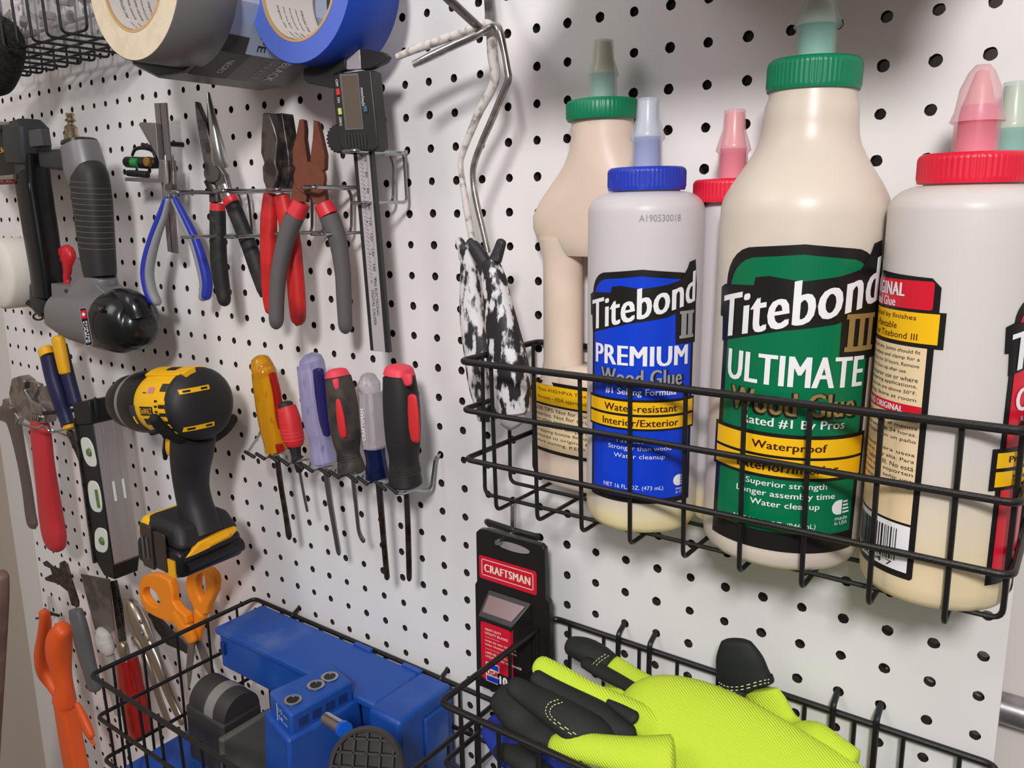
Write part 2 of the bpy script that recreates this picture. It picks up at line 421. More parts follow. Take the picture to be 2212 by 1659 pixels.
# ================================================================ glue bottles
K_BLK = mat('ink_black', (26, 24, 24), .35); K_WHT = mat('ink_white', (238, 236, 238), .35); K_YEL = mat('ink_yellow', (246, 190, 20), .35)
K_BLUE = mat('label_blue', (14, 62, 205), .3); K_GRN = mat('label_green', (0, 112, 70), .3); K_RED = mat('label_red', (214, 26, 50), .3)
K_SIL = mat('ink_silver', (150, 150, 152), .35); K_GLD = mat('ink_gold', (150, 122, 72), .35); K_TAN = mat('label_cream', (234, 208, 168), .4)
K_BRN = mat('ink_brown', (62, 20, 12), .4)
def plastic_z(name, lo, hi, level, width=.02):
    """natural plastic bottle: the glue shows through up to its level"""
    m = mat(name, hi, .38, sss=.25, spec=.4); nt = m.node_tree; b = nt.nodes['Principled BSDF']
    g = nt.nodes.new('ShaderNodeNewGeometry'); sp = nt.nodes.new('ShaderNodeSeparateXYZ'); r = nt.nodes.new('ShaderNodeMapRange'); mx = nt.nodes.new('ShaderNodeMix')
    mx.data_type = 'RGBA'; z = (level+OH)*S
    r.inputs[1].default_value = z-width/2; r.inputs[2].default_value = z+width/2
    nt.links.new(g.outputs['Position'], sp.inputs[0]); nt.links.new(sp.outputs[2], r.inputs[0]); nt.links.new(r.outputs[0], mx.inputs[0])
    mx.inputs[6].default_value = rgb(*lo); mx.inputs[7].default_value = rgb(*hi); nt.links.new(mx.outputs[2], b.inputs['Base Color'])
    return m
def frame(c, d, h, lc=0, ld=0):
    """upright frame based at c,d,h that leans lc / ld inches per inch of height"""
    Z = Vector((lc, ld, 1)).normalized(); X = (Vector((1, 0, 0))-Z*Z.x).normalized(); Y = Z.cross(X)   # X right, Y inwards... Y=-d side
    C0 = Vector((c, d, h))
    return lambda x, y, z: tuple(C0+X*x+Y*y+Z*z), Z, X
def wrapfn(F, R, phi, rz=None, ry=1.0):
    """label space to bottle side: phi = direction of the label's middle, degrees from straight out (to the right +)"""
    def f(x, y, lift):
        r = R(y) if callable(R) else R
        a = math.radians(phi)+x/(R(0) if callable(R) else R)
        rr = r+lift
        return F(rr*math.sin(a), -(-rr*ry*math.cos(a)), y)
    return f
def bottle(label, c, d, h, R, H, capR, neck, plast, capm, tipm, tipstyle, capname, lc=0, ld=0, ry=1.0, shoulder=.5, handle=False, capH=.5, cx=0, cd=0, tipH=1.35, tipR=.36, top=None):
    t = thing('glue_bottle', label, 'bottle', (c, d, h))
    F, Z, X = frame(c, d, h, lc, ld)
    def lathe(prof, n=48, m=None, ry_=1.0, ox=0, oy=0, ripple=None):
        mb = MB(); rings = []
        for r, z in prof:
            ring = []
            for j in range(n):
                a = 2*PI*j/n; rr = r*(1+(ripple(a, z) if ripple else 0))
                k = max(0, min(1, (z-H*.72)/(H*.2)))
                yy = ry_+(1-ry_)*k
                ring.append(F(rr*math.cos(a)+ox*k, rr*math.sin(a)*yy+oy*k, z))
            rings.append(ring)
        mb.loft(rings); return mb
    sh = H-shoulder
    prof = [(R*.02, .06), (R*.75, .05), (R*.84, .0), (R*.93, .06), (R*.985, .2), (R, .42)]
    for k in range(1, 12): prof.append((R, .42+(sh-.42)*k/11.0))
    nr = neck
    for k in range(1, 11):
        a = k/10; e = a*a*(3-2*a) if shoulder > 1 else math.sin(a*PI/2)
        prof.append((R+(nr-R)*(e if shoulder > 1 else 1-math.cos(a*PI/2)), sh+shoulder*(a if shoulder > 1 else math.sin(a*PI/2))))
    if top: prof = [q for q in prof if q[1] < top[0][1]-.1 and q[0] > 0]; prof += top
    prof += [(nr, H+.14)]
    lathe(prof, 56, None, ry, cx, cd).build('body', plast, t, smooth=50)
    # cap
    zc = H+.05
    cp = [(capR*.9, zc), (capR*.985, zc-.02), (capR, zc+.04), (capR, zc+capH*.8), (capR*.985, zc+capH*.92), (capR*.93, zc+capH), (.4, zc+capH+.02), (.02, zc+capH+.02)]
    def rib(a, z): return .011*math.cos(a*60) if .06 < z-zc < capH*.86 else 0
    lathe(cp[:1]+cp[1:3]+[(capR, zc+.08)]+[(capR, zc+.081), (capR, zc+capH*.78)]+cp[3:], 240, None, 1, cx, cd, rib).build('cap', capm, t, smooth=70)
    zt = zc+capH; q = tipR
    if tipstyle == 'cut':
        core = [(q*.82, zt), (q*.8, zt+tipH*.42), (q*.86, zt+tipH*.46), (q*.62, zt+tipH*.72), (q*.58, zt+tipH*.99), (.02, zt+tipH)]
        skin = [(q*.92, zt+.01), (q*.92, zt+tipH*.38), (q*1.12, zt+tipH*.43), (q*1.02, zt+tipH*.52), (q*.72, zt+tipH*.74), (q*.66, zt+tipH*1.03), (q*.55, zt+tipH*1.04)]
    else:
        core = [(q*.8, zt), (q*.78, zt+tipH*.42), (q*.7, zt+tipH*.55), (q*.4, zt+tipH*.8), (q*.25, zt+tipH*.93), (.02, zt+tipH*.95)]
        skin = [(q*.95, zt+.01), (q*.95, zt+tipH*.33), (q*1.15, zt+tipH*.36), (q*.98, zt+tipH*.48), (q*.84, zt+tipH*.74), (q*.55, zt+tipH*.92), (q*.3, zt+tipH*1.0), (.02, zt+tipH*1.01)]
    kk = 3
    sp = lathe(core[:kk], 28, None, 1, cx, cd).build('spout', tipm[0], t, smooth=60)
    lathe([(core[kk-1][0]*.97, core[kk-1][1]-.01)]+core[kk:], 28, None, 1, cx, cd).build('dried_glue', tipm[2], sp, smooth=60)
    lathe(skin, 28, None, 1, cx, cd).build('spout_cover', tipm[1], sp, smooth=60)
    return t, F

M_CAPG = mat('cap_green', (8, 124, 84), .38, bump=.05); M_CAPB = mat('cap_blue', (36, 58, 178), .38, col2=(58, 78, 186), scale=160, lo=.55, hi=.75); M_CAPR = mat('cap_red', (222, 30, 58), .38)
def tipm(n, c1, c2, c3=(226, 218, 198)): return (mat('spout_'+n, c1, .4), mat('spout_cover_'+n, c2, .25, alpha=.45), mat('dried_glue_'+n, c3, .5))
T_TEAL = tipm('teal', (120, 198, 186), (196, 222, 214)); T_BLUE = tipm('blue', (128, 142, 208), (206, 212, 226), (204, 208, 214)); T_PINK = tipm('pink', (228, 84, 122), (238, 182, 192), (232, 168, 160))
T_GRN = tipm('green_tip', (150, 205, 200), (214, 224, 218))

P_BLUE = plastic_z('bottle_blue_label', (232, 216, 168), (207, 201, 204), -11.9)
P_GREEN = mat('bottle_green_label', (220, 207, 193), .36, sss=.25, col2=(215, 202, 188), scale=20)
P_RED = plastic_z('bottle_red_label', (228, 210, 172), (212, 205, 201), -10.6, .06)
P_HAND = mat('bottle_with_grip', (228, 208, 190), .36, sss=.25, col2=(221, 201, 184), scale=25)

def tite(mk, w, y, hh, lift=.02):
    """the rising brand word in white on its black outline"""
    k = w
    P = [(-.50, -.86), (-.51, -.36), (-.54, -.36), (-.55, .22), (-.50, .30), (-.27, .34), (-.26, .50), (-.18, .54), (.0, .46), (.2, .56), (.33, .68), (.40, 1.0), (.42, 1.16), (.50, 1.22), (.53, .5), (.53, .12), (.50, .0), (.2, -.34), (-.1, -.50)]
    mk.poly([(px*k, y+py*hh) for px, py in P], K_BLK, lift)
    mk.text('Titebond', 0, y+.06*hh, w*1.0, hh*.86, K_WHT, lift+.012, bold=.03, skew=.26)
def arch(hw, y0, y1, q, s):
    """label outline with straight sides and a rounded, slightly domed top"""
    return [(-hw, y0), (hw, y0), (hw, y1-q)]+[(hw-s*(1-math.cos(a)), y1-q+(q-.08)*math.sin(a)) for a in [PI/2*j/7 for j in range(1, 8)]]+[(0, y1)]+[(-(hw-s*(1-math.cos(a))), y1-q+(q-.08)*math.sin(a)) for a in [PI/2*j/7 for j in range(7, 0, -1)]]+[(-hw, y1-q)]

def lab_blue(F, R, phi):
    mk = Marks(wrapfn(F, R, phi), .12)
    mk.poly(arch(1.38, .82, 6.33, .62, .5), K_BLK, .006); mk.poly(arch(1.28, .95, 6.18, .55, .45), K_BLUE, .012)
    tite(mk, 2.72, 5.52, .82)
    mk.poly([(.80, 4.62), (1.42, 4.62), (1.42, 5.6), (.78, 5.5)], K_BLK, .024)
    mk.text('I', 1.0, 5.06, .15, .56, K_SIL, .04, bold=.05); mk.text('I', 1.2, 5.06, .15, .56, K_SIL, .04, bold=.05)
    for y in (4.78, 5.34): mk.rect(.88, y-.035, 1.32, y+.035, K_SIL, .042)
    mk.text('PREMIUM', -.02, 4.36, 2.35, .46, K_WHT, .03, bold=.036)
    mk.text('Wood Glue', .02, 3.84, 2.08, .42, K_BLK, .026, bold=.09); mk.text('Wood Glue', 0, 3.86, 1.98, .38, K_SIL, .034, bold=.03)
    mk.text('#1 Selling Formula', 0, 3.5, 1.7, .2, K_WHT, .03, bold=.02)
    mk.rect(-1.46, 2.6, 1.46, 3.34, K_BLK, .02); mk.rect(-1.4, 2.99, 1.4, 3.28, K_YEL, .028); mk.rect(-1.4, 2.65, 1.4, 2.93, K_YEL, .028)
    mk.text('Water-resistant', 0, 3.13, 1.75, .17, K_BRN, .036, bold=.02); mk.text('Interior/Exterior', 0, 2.79, 1.85, .17, K_BRN, .036, bold=.02)
    for i, s in enumerate(('Fast set time', 'Stronger than wood', 'Water cleanup')): mk.text(s, 0, 2.36-.2*i, (1.05, 1.5, 1.2)[i], .14, K_WHT, .03, bold=.01)
    mk.text('NET 16 FL. OZ. (473 mL)', -.15, 1.2, 1.45, .13, K_WHT, .03, bold=.01)
    usa(mk, 1.05, 1.36, .3)
    mk.text('A190530018', .38, 7.46, .95, .15, K_SIL, .01)
    return mk
def usa(mk, x, y, s):
    mk.poly([(x-.5*s+.5*s*(1+math.cos(a))*.9-.45*s+.2*s, y+.45*s*math.sin(a)) for a in [PI*(.5+j/8) for j in range(9)]]+[(x-.05*s, y-.45*s), (x-.05*s, y+.45*s)], K_WHT, .03)
    for i in range(4): mk.rect(x+.02*s, y-.4*s+.22*s*i, x+(.55-.05*i)*s, y-.29*s+.22*s*i, K_WHT, .03)
    mk.text('made', x, y-.68*s, .95*s, .24*s, K_WHT, .03); mk.text('in USA', x, y-.98*s, .95*s, .24*s, K_WHT, .03)
def lab_green(F, R, phi):
    mk = Marks(wrapfn(F, R, phi), .12)
    mk.poly(arch(1.72, .5, 6.95, .85, .75), K_BLK, .006); mk.poly(arch(1.56, .92, 6.75, .78, .7), K_GRN, .012)
    tite(mk, 3.5, 5.74, 1.05)
    mk.poly([(.84, 4.66), (1.86, 4.66), (1.86, 5.9), (.82, 5.7)], K_BLK, .024)
    for i in range(3): mk.rect(1.05+.26*i-.07, 4.85, 1.05+.26*i+.07, 5.55, K_GLD, .04)
    for y in (4.87, 5.53): mk.rect(.92, y-.05, 1.7, y+.05, K_GLD, .042)
    mk.text('ULTIMATE', 0, 4.4, 2.95, .64, K_WHT, .03, bold=.036)
    mk.text('Wood Glue', .02, 3.7, 2.75, .55, K_BLK, .026, bold=.09); mk.text('Wood Glue', 0, 3.72, 2.62, .49, K_GLD, .034, bold=.03)
    mk.text('Rated #1 By Pros', .05, 3.28, 2.1, .24, K_WHT, .03, bold=.02)
    mk.rect(-1.8, 2.1, 1.8, 3.08, K_BLK, .02); mk.rect(-1.7, 2.61, 1.7, 3.0, K_YEL, .028); mk.rect(-1.7, 2.17, 1.7, 2.55, K_YEL, .028)
    mk.text('Waterproof', 0, 2.79, 1.5, .22, K_BRN, .036, bold=.02); mk.text('Exterior/Interior', 0, 2.36, 2.1, .2, K_BRN, .036, bold=.02)
    for i, s in enumerate(('Superior strength', 'Longer assembly time', 'Water cleanup')): mk.text(s, 0, 1.97-.22*i, (1.65, 2.05, 1.4)[i], .17, K_WHT, .03, bold=.012)
    mk.text('NET 32 FL. OZ. (946 mL)', -.2, 1.1, 1.7, .14, K_WHT, .03, bold=.01)
    usa(mk, 1.25, 1.5, .36)
    return mk
def lab_back_red(F, R, phi):
    mk = Marks(wrapfn(F, R, phi), .12)
    mk.poly([(-1.35, .55), (1.3, .55), (1.35, .6), (1.35, 5.08), (1.5, 5.08), (1.5, 5.75), (1.38, 5.75), (1.38, 6.2), (1.22, 6.36), (0, 6.42), (-1.35, 6.36)], K_BLK, .006)
    mk.rect(-1.3, 5.78, 1.27, 6.3, K_RED, .014, .05); mk.text('ORIGINAL', .1, 6.12, 1.25, .25, K_WHT, .022, bold=.05); mk.text('Wood Glue', .02, 5.88, 1.0, .17, K_WHT, .022, bold=.03)
    mk.rect(-1.35, 5.16, 1.4, 5.72, K_YEL, .014)
    for i, s in enumerate(('Bond unaffected by finishes', 'Non-toxic \u2013 Paintable', 'Titebond II or Titebond III')): mk.text(s, 0-(.2 if i == 1 else 0), 5.61-.17*i, (2.0, 1.6, 2.1)[i], .12, K_BRN, .02, bold=.01)
    mk.rect(-1.3, 2.1, 1.24, 5.08, K_TAN, .014)
    L = ['Surface must be clean and dry. Joints should fit', 'tightly. Apply glue to surface and clamp for a', 'minimum. Do not stress joints for 24 hours. Remove', 'excess with wet cloth. Close cap after use.', 'Not for continuous exterior use or where', 'structural or load bearing applications.', 'Use when glue and materials are above 50\u00b0F.', 'Sand before staining. Store at room']
    for i, s in enumerate(L): mk.text(s, -.04, 4.98-.128*i, 2.35 if i != 3 else 1.9, .09, K_BLK, .02)
    mk.rect(-1.3, 3.78, 1.24, 3.98, K_RED, .018); mk.text('COLA TITEBOND ORIGINAL', -.1, 3.88, 2.0, .12, K_WHT, .024, bold=.04)
    L = ['Las superficies deben estar limpias y secas.', 'Aplique y sujete durante al menos', 'No exponga la junta antes de 24 horas.', 'Limpie el exceso fresco con un pa\u00f1o', '', 'No se recomienda para usos', 'cuando la humedad es muy alta. Para', 'use Titebond II o Titebond III. No est\u00e1', 'hecha para uniones que soporten', 'cargas. Pruebe Antes de te\u00f1ir una', 'junta a temperatura ambiente.']
    for i, s in enumerate(L): mk.text(s, .0, 3.68-.13*i, 2.4, .09, K_BLK, .02)
    mk.rect(-1.3, .68, 1.24, 1.62, K_WHT, .014); mk.rect(-1.3, 1.67, 1.24, 2.1, K_TAN, .0145)
    x = -.95; rnd = random.Random(3)
    while x < 1.0:
        w = rnd.choice((.012, .02, .03, .045)); mk.rect(x, .86, x+w, 1.52, K_BLK, .02); x += w+rnd.choice((.015, .025, .035))
    mk.text('3 7083 05064 7', -.0, .78, 1.9, .1, K_BLK, .024)
    return mk
def lab_front_red(F, R, phi):
    mk = Marks(wrapfn(F, R, phi), .12)
    mk.poly(arch(1.35, .62, 6.2, .6, .5), K_BLK, .006); mk.poly(arch(1.24, .85, 6.05, .55, .45), K_RED, .012)
    tite(mk, 2.75, 5.35, .82)
    mk.text('ORIGINAL', 0, 4.2, 2.3, .44, K_WHT, .03, bold=.035); mk.text('Wood Glue', 0, 3.7, 2.0, .38, K_SIL, .034, bold=.03)
    mk.rect(-1.5, 2.5, 1.5, 3.3, K_BLK, .02); mk.rect(-1.4, 2.93, 1.4, 3.22, K_YEL, .028); mk.rect(-1.4, 2.57, 1.4, 2.86, K_YEL, .028)
    mk.text('Professional Strength', 0, 3.07, 2.3, .16, K_BRN, .036, bold=.02); mk.text('Strong initial tack', 0, 2.7, 2.0, .15, K_BRN, .036, bold=.02)
    return mk
def lab_grip(fn):
    mk = Marks(fn, .12)
    mk.rect(-1.0, .95, 2.3, 3.0, K_BLK, .006); mk.rect(-.95, 2.36, 2.25, 2.9, K_YEL, .012)
    mk.text('Passes ANSI/HPVA Type I water-', .25, 2.74, 1.95, .13, K_BRN, .02, bold=.01); mk.text('Non-toxic \u2013 FDA approved for indirect', .3, 2.52, 2.15, .13, K_BRN, .02, bold=.01)
    mk.rect(-.95, 1.05, 2.25, 2.3, K_TAN, .012)
    L = ['USER TIPS: Not for continuous submersion', 'waterline. Not for structural or load bear', 'Use when temperature, glue and materials', 'Store at room temperature. If thickened, s', 'by tapping bottle firmly on a hard surface', 'restored to original form. Sand glued s', 'before staining. KEEP FROM FREEZING']
    for i, s in enumerate(L): mk.text(s, .62, 2.2-.16*i, 3.0, .11, K_BLK, .02)
    for i in range(9): mk.rect(-1.75, 1.1+i*.19, -1.1, 1.16+i*.19, K_BLK, .012)
    return mk

HB = -12.6
t, F = bottle('upright wood glue bottle with a blue cap and a blue front label', 4.48, 2.12, HB, 1.36, 8.05, .9, .78, P_BLUE, M_CAPB, T_BLUE, 'cut', 'blue', shoulder=.45, tipH=1.5, tipR=.37)
lab_blue(F, 1.36, 24).build('label', t, label='blue printed front label')
t, F = bottle('tallest glue bottle with a green cap and a large green front label', 7.86, 1.86, HB, 1.7, 9.95, .92, .86, P_GREEN, M_CAPG, T_TEAL, 'cut', 'green', lc=.022, shoulder=2.4, capH=.6, tipH=1.5, tipR=.42, top=[(1.7, 7.5), (1.69, 7.68), (1.64, 7.86), (1.5, 8.12), (1.3, 8.42), (1.14, 8.68), (1.03, 8.9), (.97, 9.1), (.94, 9.35), (.92, 9.7), (.86, 9.86)])
lab_green(F, 1.7, 19).build('label', t, label='green printed front label')
t, F = bottle('red-capped glue bottle at the right end showing its cream back label', 11.1, 2.2, HB, 1.37, 8.0, .92, .8, P_RED, M_CAPR, T_PINK, 'point', 'red', lc=.005, shoulder=.45, capH=.52, tipH=1.55, tipR=.4)
lab_back_red(F, 1.37, -63).build('label', t, label='cream back label with small print and a barcode')
lab_front_red(F, 1.37, 103).build('label', t, label='red front label turned away to the right')
t, F = bottle('small red-capped glue bottle mostly hidden between the blue and the green labelled ones', 6.1, .95, HB, .72, 7.75, .88, .66, P_BLUE, M_CAPR, T_PINK, 'cut', 'red', shoulder=.4, tipH=1.5, tipR=.36)
t, F = bottle('glue bottle with a teal spout standing behind the red-capped one at the right end', 11.55, .58, HB, .42, 7.85, .62, .4, P_GREEN, M_CAPG, T_TEAL, 'cut', 'teal', shoulder=.4, tipH=1.5, tipR=.34)

# the bottle with a grip hole, behind the blue-labelled one at the left end
t = thing('glue_bottle', 'green-capped glue bottle with a moulded side grip at the left end of the basket', 'bottle', (2.6, .9, HB))
def gring(h, l, r, b, n=40, cx=2.6, cdp=.88):
    out = []
    for j in range(n):
        a = 2*PI*j/n; x = math.cos(a); w = r if x > 0 else l
        out.append((cx+w*x, cdp+b*math.sin(a), h))
    return out
base = MB(); base.loft([gring(h, l, r, b) for h, l, r, b in ((HB+.02, 1.7, 1.0, .5), (HB, 1.9, 1.2, .6), (HB+.1, 2.06, 1.3, .68), (HB+.4, 2.16, 1.35, .7), (-10.4, 2.18, 1.35, .7), (-9.95, 2.1, 1.35, .7), (-9.6, 1.88, 1.33, .68), (-9.3, 1.72, 1.3, .62), (-9.15, 1.55, 1.2, .5))])
base.loft([gring(h, l, r, b) for h, l, r, b in ((-6.15, 1.5, 1.2, .5), (-6.0, 1.72, 1.3, .58), (-5.75, 1.98, 1.4, .66), (-5.45, 2.12, 1.42, .7), (-5.1, 2.13, 1.42, .72), (-4.7, 1.88, 1.35, .74), (-4.2, 1.42, 1.2, .76), (-3.8, 1.08, 1.0, .77), (-3.4, .86, .86, .78), (-3.1, .8, .8, .78), (-2.6, .8, .8, .78))])
def col(x0, x1, b, n=24):
    rings = []
    for h, e in ((-9.7, .12), (-9.4, .06), (-9.1, .0), (-8.4, 0), (-7, 0), (-6.3, 0), (-6.05, .06), (-5.7, .12)):
        rings.append([((x0+x1)/2+((x1-x0)/2+e)*math.cos(2*PI*j/n), .88+(b+e)*math.sin(2*PI*j/n), h) for j in range(n)])
    base.loft(rings)
col(.84, 1.98, .5); col(2.45, 3.95, .62)
base.build('body', P_HAND, t, smooth=55)
def rot(cx, cdp, z0, prof, n, ripple=None):
    return MB().lathe([(r, z-z0) for r, z in prof], (cx, cdp, z0), n=n, ripple=ripple)
z = -2.72
rot(2.6, .88, z, [(.8, z+.02), (.9, z), (.93, z+.08), (.93, z+.4), (.9, z+.47), (.84, z+.5), (.3, z+.52), (.02, z+.52)], 200, lambda a, q: .011*math.cos(a*56) if .05 < q < .45 else 0).build('cap', M_CAPG, t, smooth=70)
z += .5
sp = rot(2.6, .88, z, [(.3, z), (.29, z+.6), (.31, z+.65)], 28).build('spout', T_TEAL[0], t, smooth=60)
rot(2.6, .88, z, [(.3, z+.64), (.24, z+1.05), (.2, z+1.4), (.02, z+1.42)], 28).build('dried_glue', mat('dried_glue_tan', (206, 190, 150), .5), sp, smooth=60)
rot(2.6, .88, z, [(.35, z), (.35, z+.52), (.4, z+.6), (.37, z+.72), (.28, z+.98), (.25, z+1.44), (.22, z+1.45)], 28).build('spout_cover', T_GRN[1], sp, smooth=60)
def gfn(x, y, lift):
    a = PI*1.5-0*x; th = x/1.5-.15           # angle from straight out
    s_, c_ = math.sin(th), math.cos(th); w = 2.19 if s_ < 0 else 1.36
    return (2.6+(w+lift)*s_, .88+(.7+lift)*c_, HB+y)
def gfn2(x, y, lift):
    th = max(-1.9, min(1.5, x*.62-.45)); s_, c_ = math.sin(th), math.cos(th); w = 2.19 if s_ < 0 else 1.36
    return (2.6+(w+lift)*s_, .88+(.71+lift)*c_, HB+y)
lab_grip(gfn2).build('label', t, label='cream and yellow back label with small print')

# ================================================================ hand tools in the middle of the board
STEEL = mat('tool_steel', (118, 112, 110), .38, .9, col2=(84, 78, 76), scale=90, bump=.1)
DSTEEL = mat('dark_steel', (58, 55, 55), .42, .8, col2=(96, 84, 78), scale=120, bump=.15)
BRITE = mat('bright_steel', (190, 187, 185), .2, .95)
CHROME = mat('chrome_wire', (168, 172, 172), .2, 1.0)
RUST = mat('rusty_steel', (122, 66, 44), .75, .15, col2=(100, 54, 38), scale=110, lo=.3, hi=.8, bump=.25)
GRIPK = mat('black_grip', (32, 31, 33), .6, col2=(62, 58, 56), scale=90, lo=.5, hi=.75, bump=.2)
GRIPG = mat('grey_grip', (92, 88, 88), .62, bump=.1)
GRIPR = mat('red_grip', (206, 38, 38), .5, col2=(110, 22, 22), scale=45, lo=.45, hi=.75, bump=.1)
REDB = mat('red_band', (214, 46, 56), .45)
BLUEG = mat('blue_grip', (40, 54, 168), .45)
LGREY = mat('light_grey_grip', (142, 142, 146), .55)
BLKP = mat('black_plastic', (28, 27, 28), .42, bump=.1)
G_P = 'pliers hung in a row below the tape rolls'

def holder(label, hole, u0, v0, d0, low, group='chrome plier holders', w=.55):
    """chrome wire holder: a narrow loop that stands out of the board, and a second one below it"""
    c, h = hole; t = thing('plier_holder', label, 'hook', (c, 0, h), group)
    o = ac(u0, v0, c)[1]
    def lp(z, a, b): return loop([(c-w/2, a, z), (c-w/2, b, z), (c+w/2, b, z), (c+w/2, a, z)], .25, 5)
    z0 = h-.12
    MB().tube(bent([(c-.0, -.3, h+.35), (c, -.12, h), (c, .25, z0), (c-w/2, .7, z0), (c-w/2, o, z0), (c+w/2, o, z0), (c+w/2, .55, z0), (c+.1, .3, z0+.02)], .2), .07, 10).build('top_loop', CHROME, t)
    MB().tube(bent([(c+w/2, .9, z0), (c+w/2, .5, z0), (c+w/2-.05, .42, z0-.3), (c+w/2-.05, .38, low-.0), (c+w/2, .55, low-.08), (c+w/2, o*.9, low-.08), (c-w/2, o*.9, low-.08), (c-w/2, .5, low-.08), (c-w/2, .42, low+.1), (c-w/2+.05, .38, z0-.3), (c-w/2, .5, z0)], .16), .055, 10).build('lower_loop', CHROME, t)
    return t
holder('chrome wire holder around the digital caliper', (-5, -3), 752, 333, 0, -4.55, w=.6)
holder('chrome wire holder around the rusty pliers', (-7, -4), 664, 408, 0, -5.5, w=.6)
holder('chrome wire holder around the red-handled pliers', (-9, -4), 585, 408, 0, -5.5, w=.6)
holder('chrome wire holder around the long-nose pliers', (-11, -4), 470, 413, 0, -5.6, w=.6)
holder('chrome wire holder around the small blue and grey pliers', (-13, -4), 372, 415, 0, -5.6, w=.6)

# --- rusty combination pliers with grey handles
t = thing('pliers', 'rusty brown pliers with grey handles banded in red', 'pliers', at(668, 720, 1.9), G_P); p = PL(668, 420, 2.0, 30)
b = MB()
b.plprism([(646, 258), (655, 257), (658, 280), (657, 300), (660, 318), (662, 332), (664, 349), (668, 352), (676, 360), (690, 372), (697, 388), (696, 396), (693, 400), (694, 407), (700, 410), (704, 440), (706, 443), (676, 441), (672, 425), (670, 405), (652, 398), (640, 384), (637, 362), (632, 355), (631, 325), (640, 290)], p, .2, -.2)
b.build('jaw', RUST, t, bevel=.03)
b = MB()
b.plprism([(677, 259), (684, 261), (692, 290), (702, 335), (701, 365), (697, 369), (690, 366), (676, 352), (669, 349), (671, 330), (675, 300), (676, 280)], p, .2, -.2)
b.plprism([(636, 386), (645, 387), (652, 398), (664, 405), (662, 437), (628, 436), (630, 410)], p, .16, -.16)
b.build('jaw', RUST, t, bevel=.03)
c0 = Vector(p(667, 385, .21))
MB().lathe([(.02, 0), (.5, 0), (.52, -.03), (.52, -.25)], c0, axis=p.n, n=36).build('pivot', RUST, t, smooth=40)
for st, bd in (([(637, 466, 0, 43), (617, 520, 0, 38), (603, 585, 0, 35), (598, 640, 0, 33), (597, 690, 0, 32)], [(652, 438, 0, 39), (638, 466, 0, 43)]),
               ([(711, 466, 0, 43), (730, 520, 0, 39), (740, 585, 0, 34), (743, 640, 0, 33), (746, 700, 0, 31)], [(698, 440, 0, 39), (710, 464, 0, 43)])):
    g = MB().limb(spl(st, 5), 1.1, 16, 2.4, pl=p, rnd=(0, 1.6)).build('handle', GRIPG, t, label='grey plastic dipped handle')
    MB().limb(bd, 1.1, 16, 2.4, pl=p, rnd=(.1, .1)).build('band', REDB, g)

# --- combination pliers with worn red handles
t = thing('pliers', 'dark steel pliers with worn red handles', 'pliers', at(620, 690, 1.6), G_P); p = PL(600, 420, 1.9, 8)
b = MB(); b.plprism([(567, 244), (580, 244), (592, 275), (599, 300), (596, 330), (594, 352), (600, 372), (597, 392), (588, 412), (576, 411), (568, 390), (566, 361), (570, 352), (563, 330), (564, 290)], p, .36, -.12)
b.build('jaw', STEEL, t, bevel=.04, label='worn pitted steel jaw')
b = MB(); b.plprism([(584, 246), (609, 244), (614, 275), (623, 330), (626, 365), (624, 392), (618, 414), (592, 413), (590, 392), (597, 350), (598, 300)], p, .14, -.42)
b.build('jaw', DSTEEL, t, bevel=.04)
MB().limb(spl([(584, 420, 0, 30), (581, 470, 0, 36), (580, 520, 0, 36), (580, 580, 0, 34), (582, 640, -.1, 30), (584, 668, -.1, 24)], 5), .8, 16, 2.3, pl=p, rnd=(.3, 1)).build('handle', GRIPR, t)
MB().limb(spl([(608, 424, 0, 34), (618, 470, 0, 36), (630, 520, 0, 38), (637, 590, 0, 38), (642, 650, 0, 37), (644, 684, 0, 34)], 5), .8, 16, 2.3, pl=p, rnd=(.3, 1.2)).build('handle', GRIPR, t)

# --- long-nose pliers
t = thing('pliers', 'long-nose pliers with black handles and red collars', 'pliers', at(490, 640, 1.7), G_P); p = PL(470, 400, 1.8, 25)
MB().plprism([(420, 219), (424, 219), (432, 238), (446, 270), (455, 310), (463, 345), (474, 360), (486, 378), (494, 408), (505, 426), (486, 432), (470, 408), (462, 392), (450, 386), (440, 352), (432, 310), (424, 260)], p, .2, -.1).build('jaw', STEEL, t, bevel=.03)
MB().limb([(450, 202, 0, 7), (457, 250, 0, 18), (466, 300, 0, 27), (474, 345, 0, 36), (482, 362, -.1, 36)], .9, 14, 2.6, pl=p, rnd=(1, .1)).build('jaw', BRITE, t, label='polished jaw')
MB().lathe([(.02, .05), (.3, .05), (.33, 0), (.33, -.2)], Vector(p(458, 375, .2)), axis=p.n, n=28).build('pivot', STEEL, t)
MB().limb([(452, 388, -.05, 24), (464, 415, -.05, 24), (466, 436, -.05, 26)], .7, 14, 2.6, pl=p, rnd=(.2, .2)).build('shank', DSTEEL, t)
g = MB().limb(spl([(470, 455, -.1, 35), (471, 510, -.1, 36), (473, 570, -.1, 37), (480, 620, -.1, 34), (484, 645, -.1, 30)], 5), .9, 16, 2.2, pl=p, rnd=(0, 1.3)).build('handle', GRIPK, t)
MB().limb([(470, 440, -.1, 33), (470, 455, -.1, 34)], .9, 16, 2.2, pl=p, rnd=(.1, .1)).build('collar', REDB, g)
MB().limb([(482, 400, .1, 25), (492, 428, .1, 27)], .7, 14, 2.6, pl=p, rnd=(.2, .2)).build('shank', BRITE, t)
g = MB().limb(spl([(502, 440, .1, 34), (520, 485, .1, 34), (538, 530, .1, 34), (555, 580, .1, 34), (569, 625, .1, 29)], 5), .9, 16, 2.2, pl=p, rnd=(0, 1.3)).build('handle', GRIPK, t)
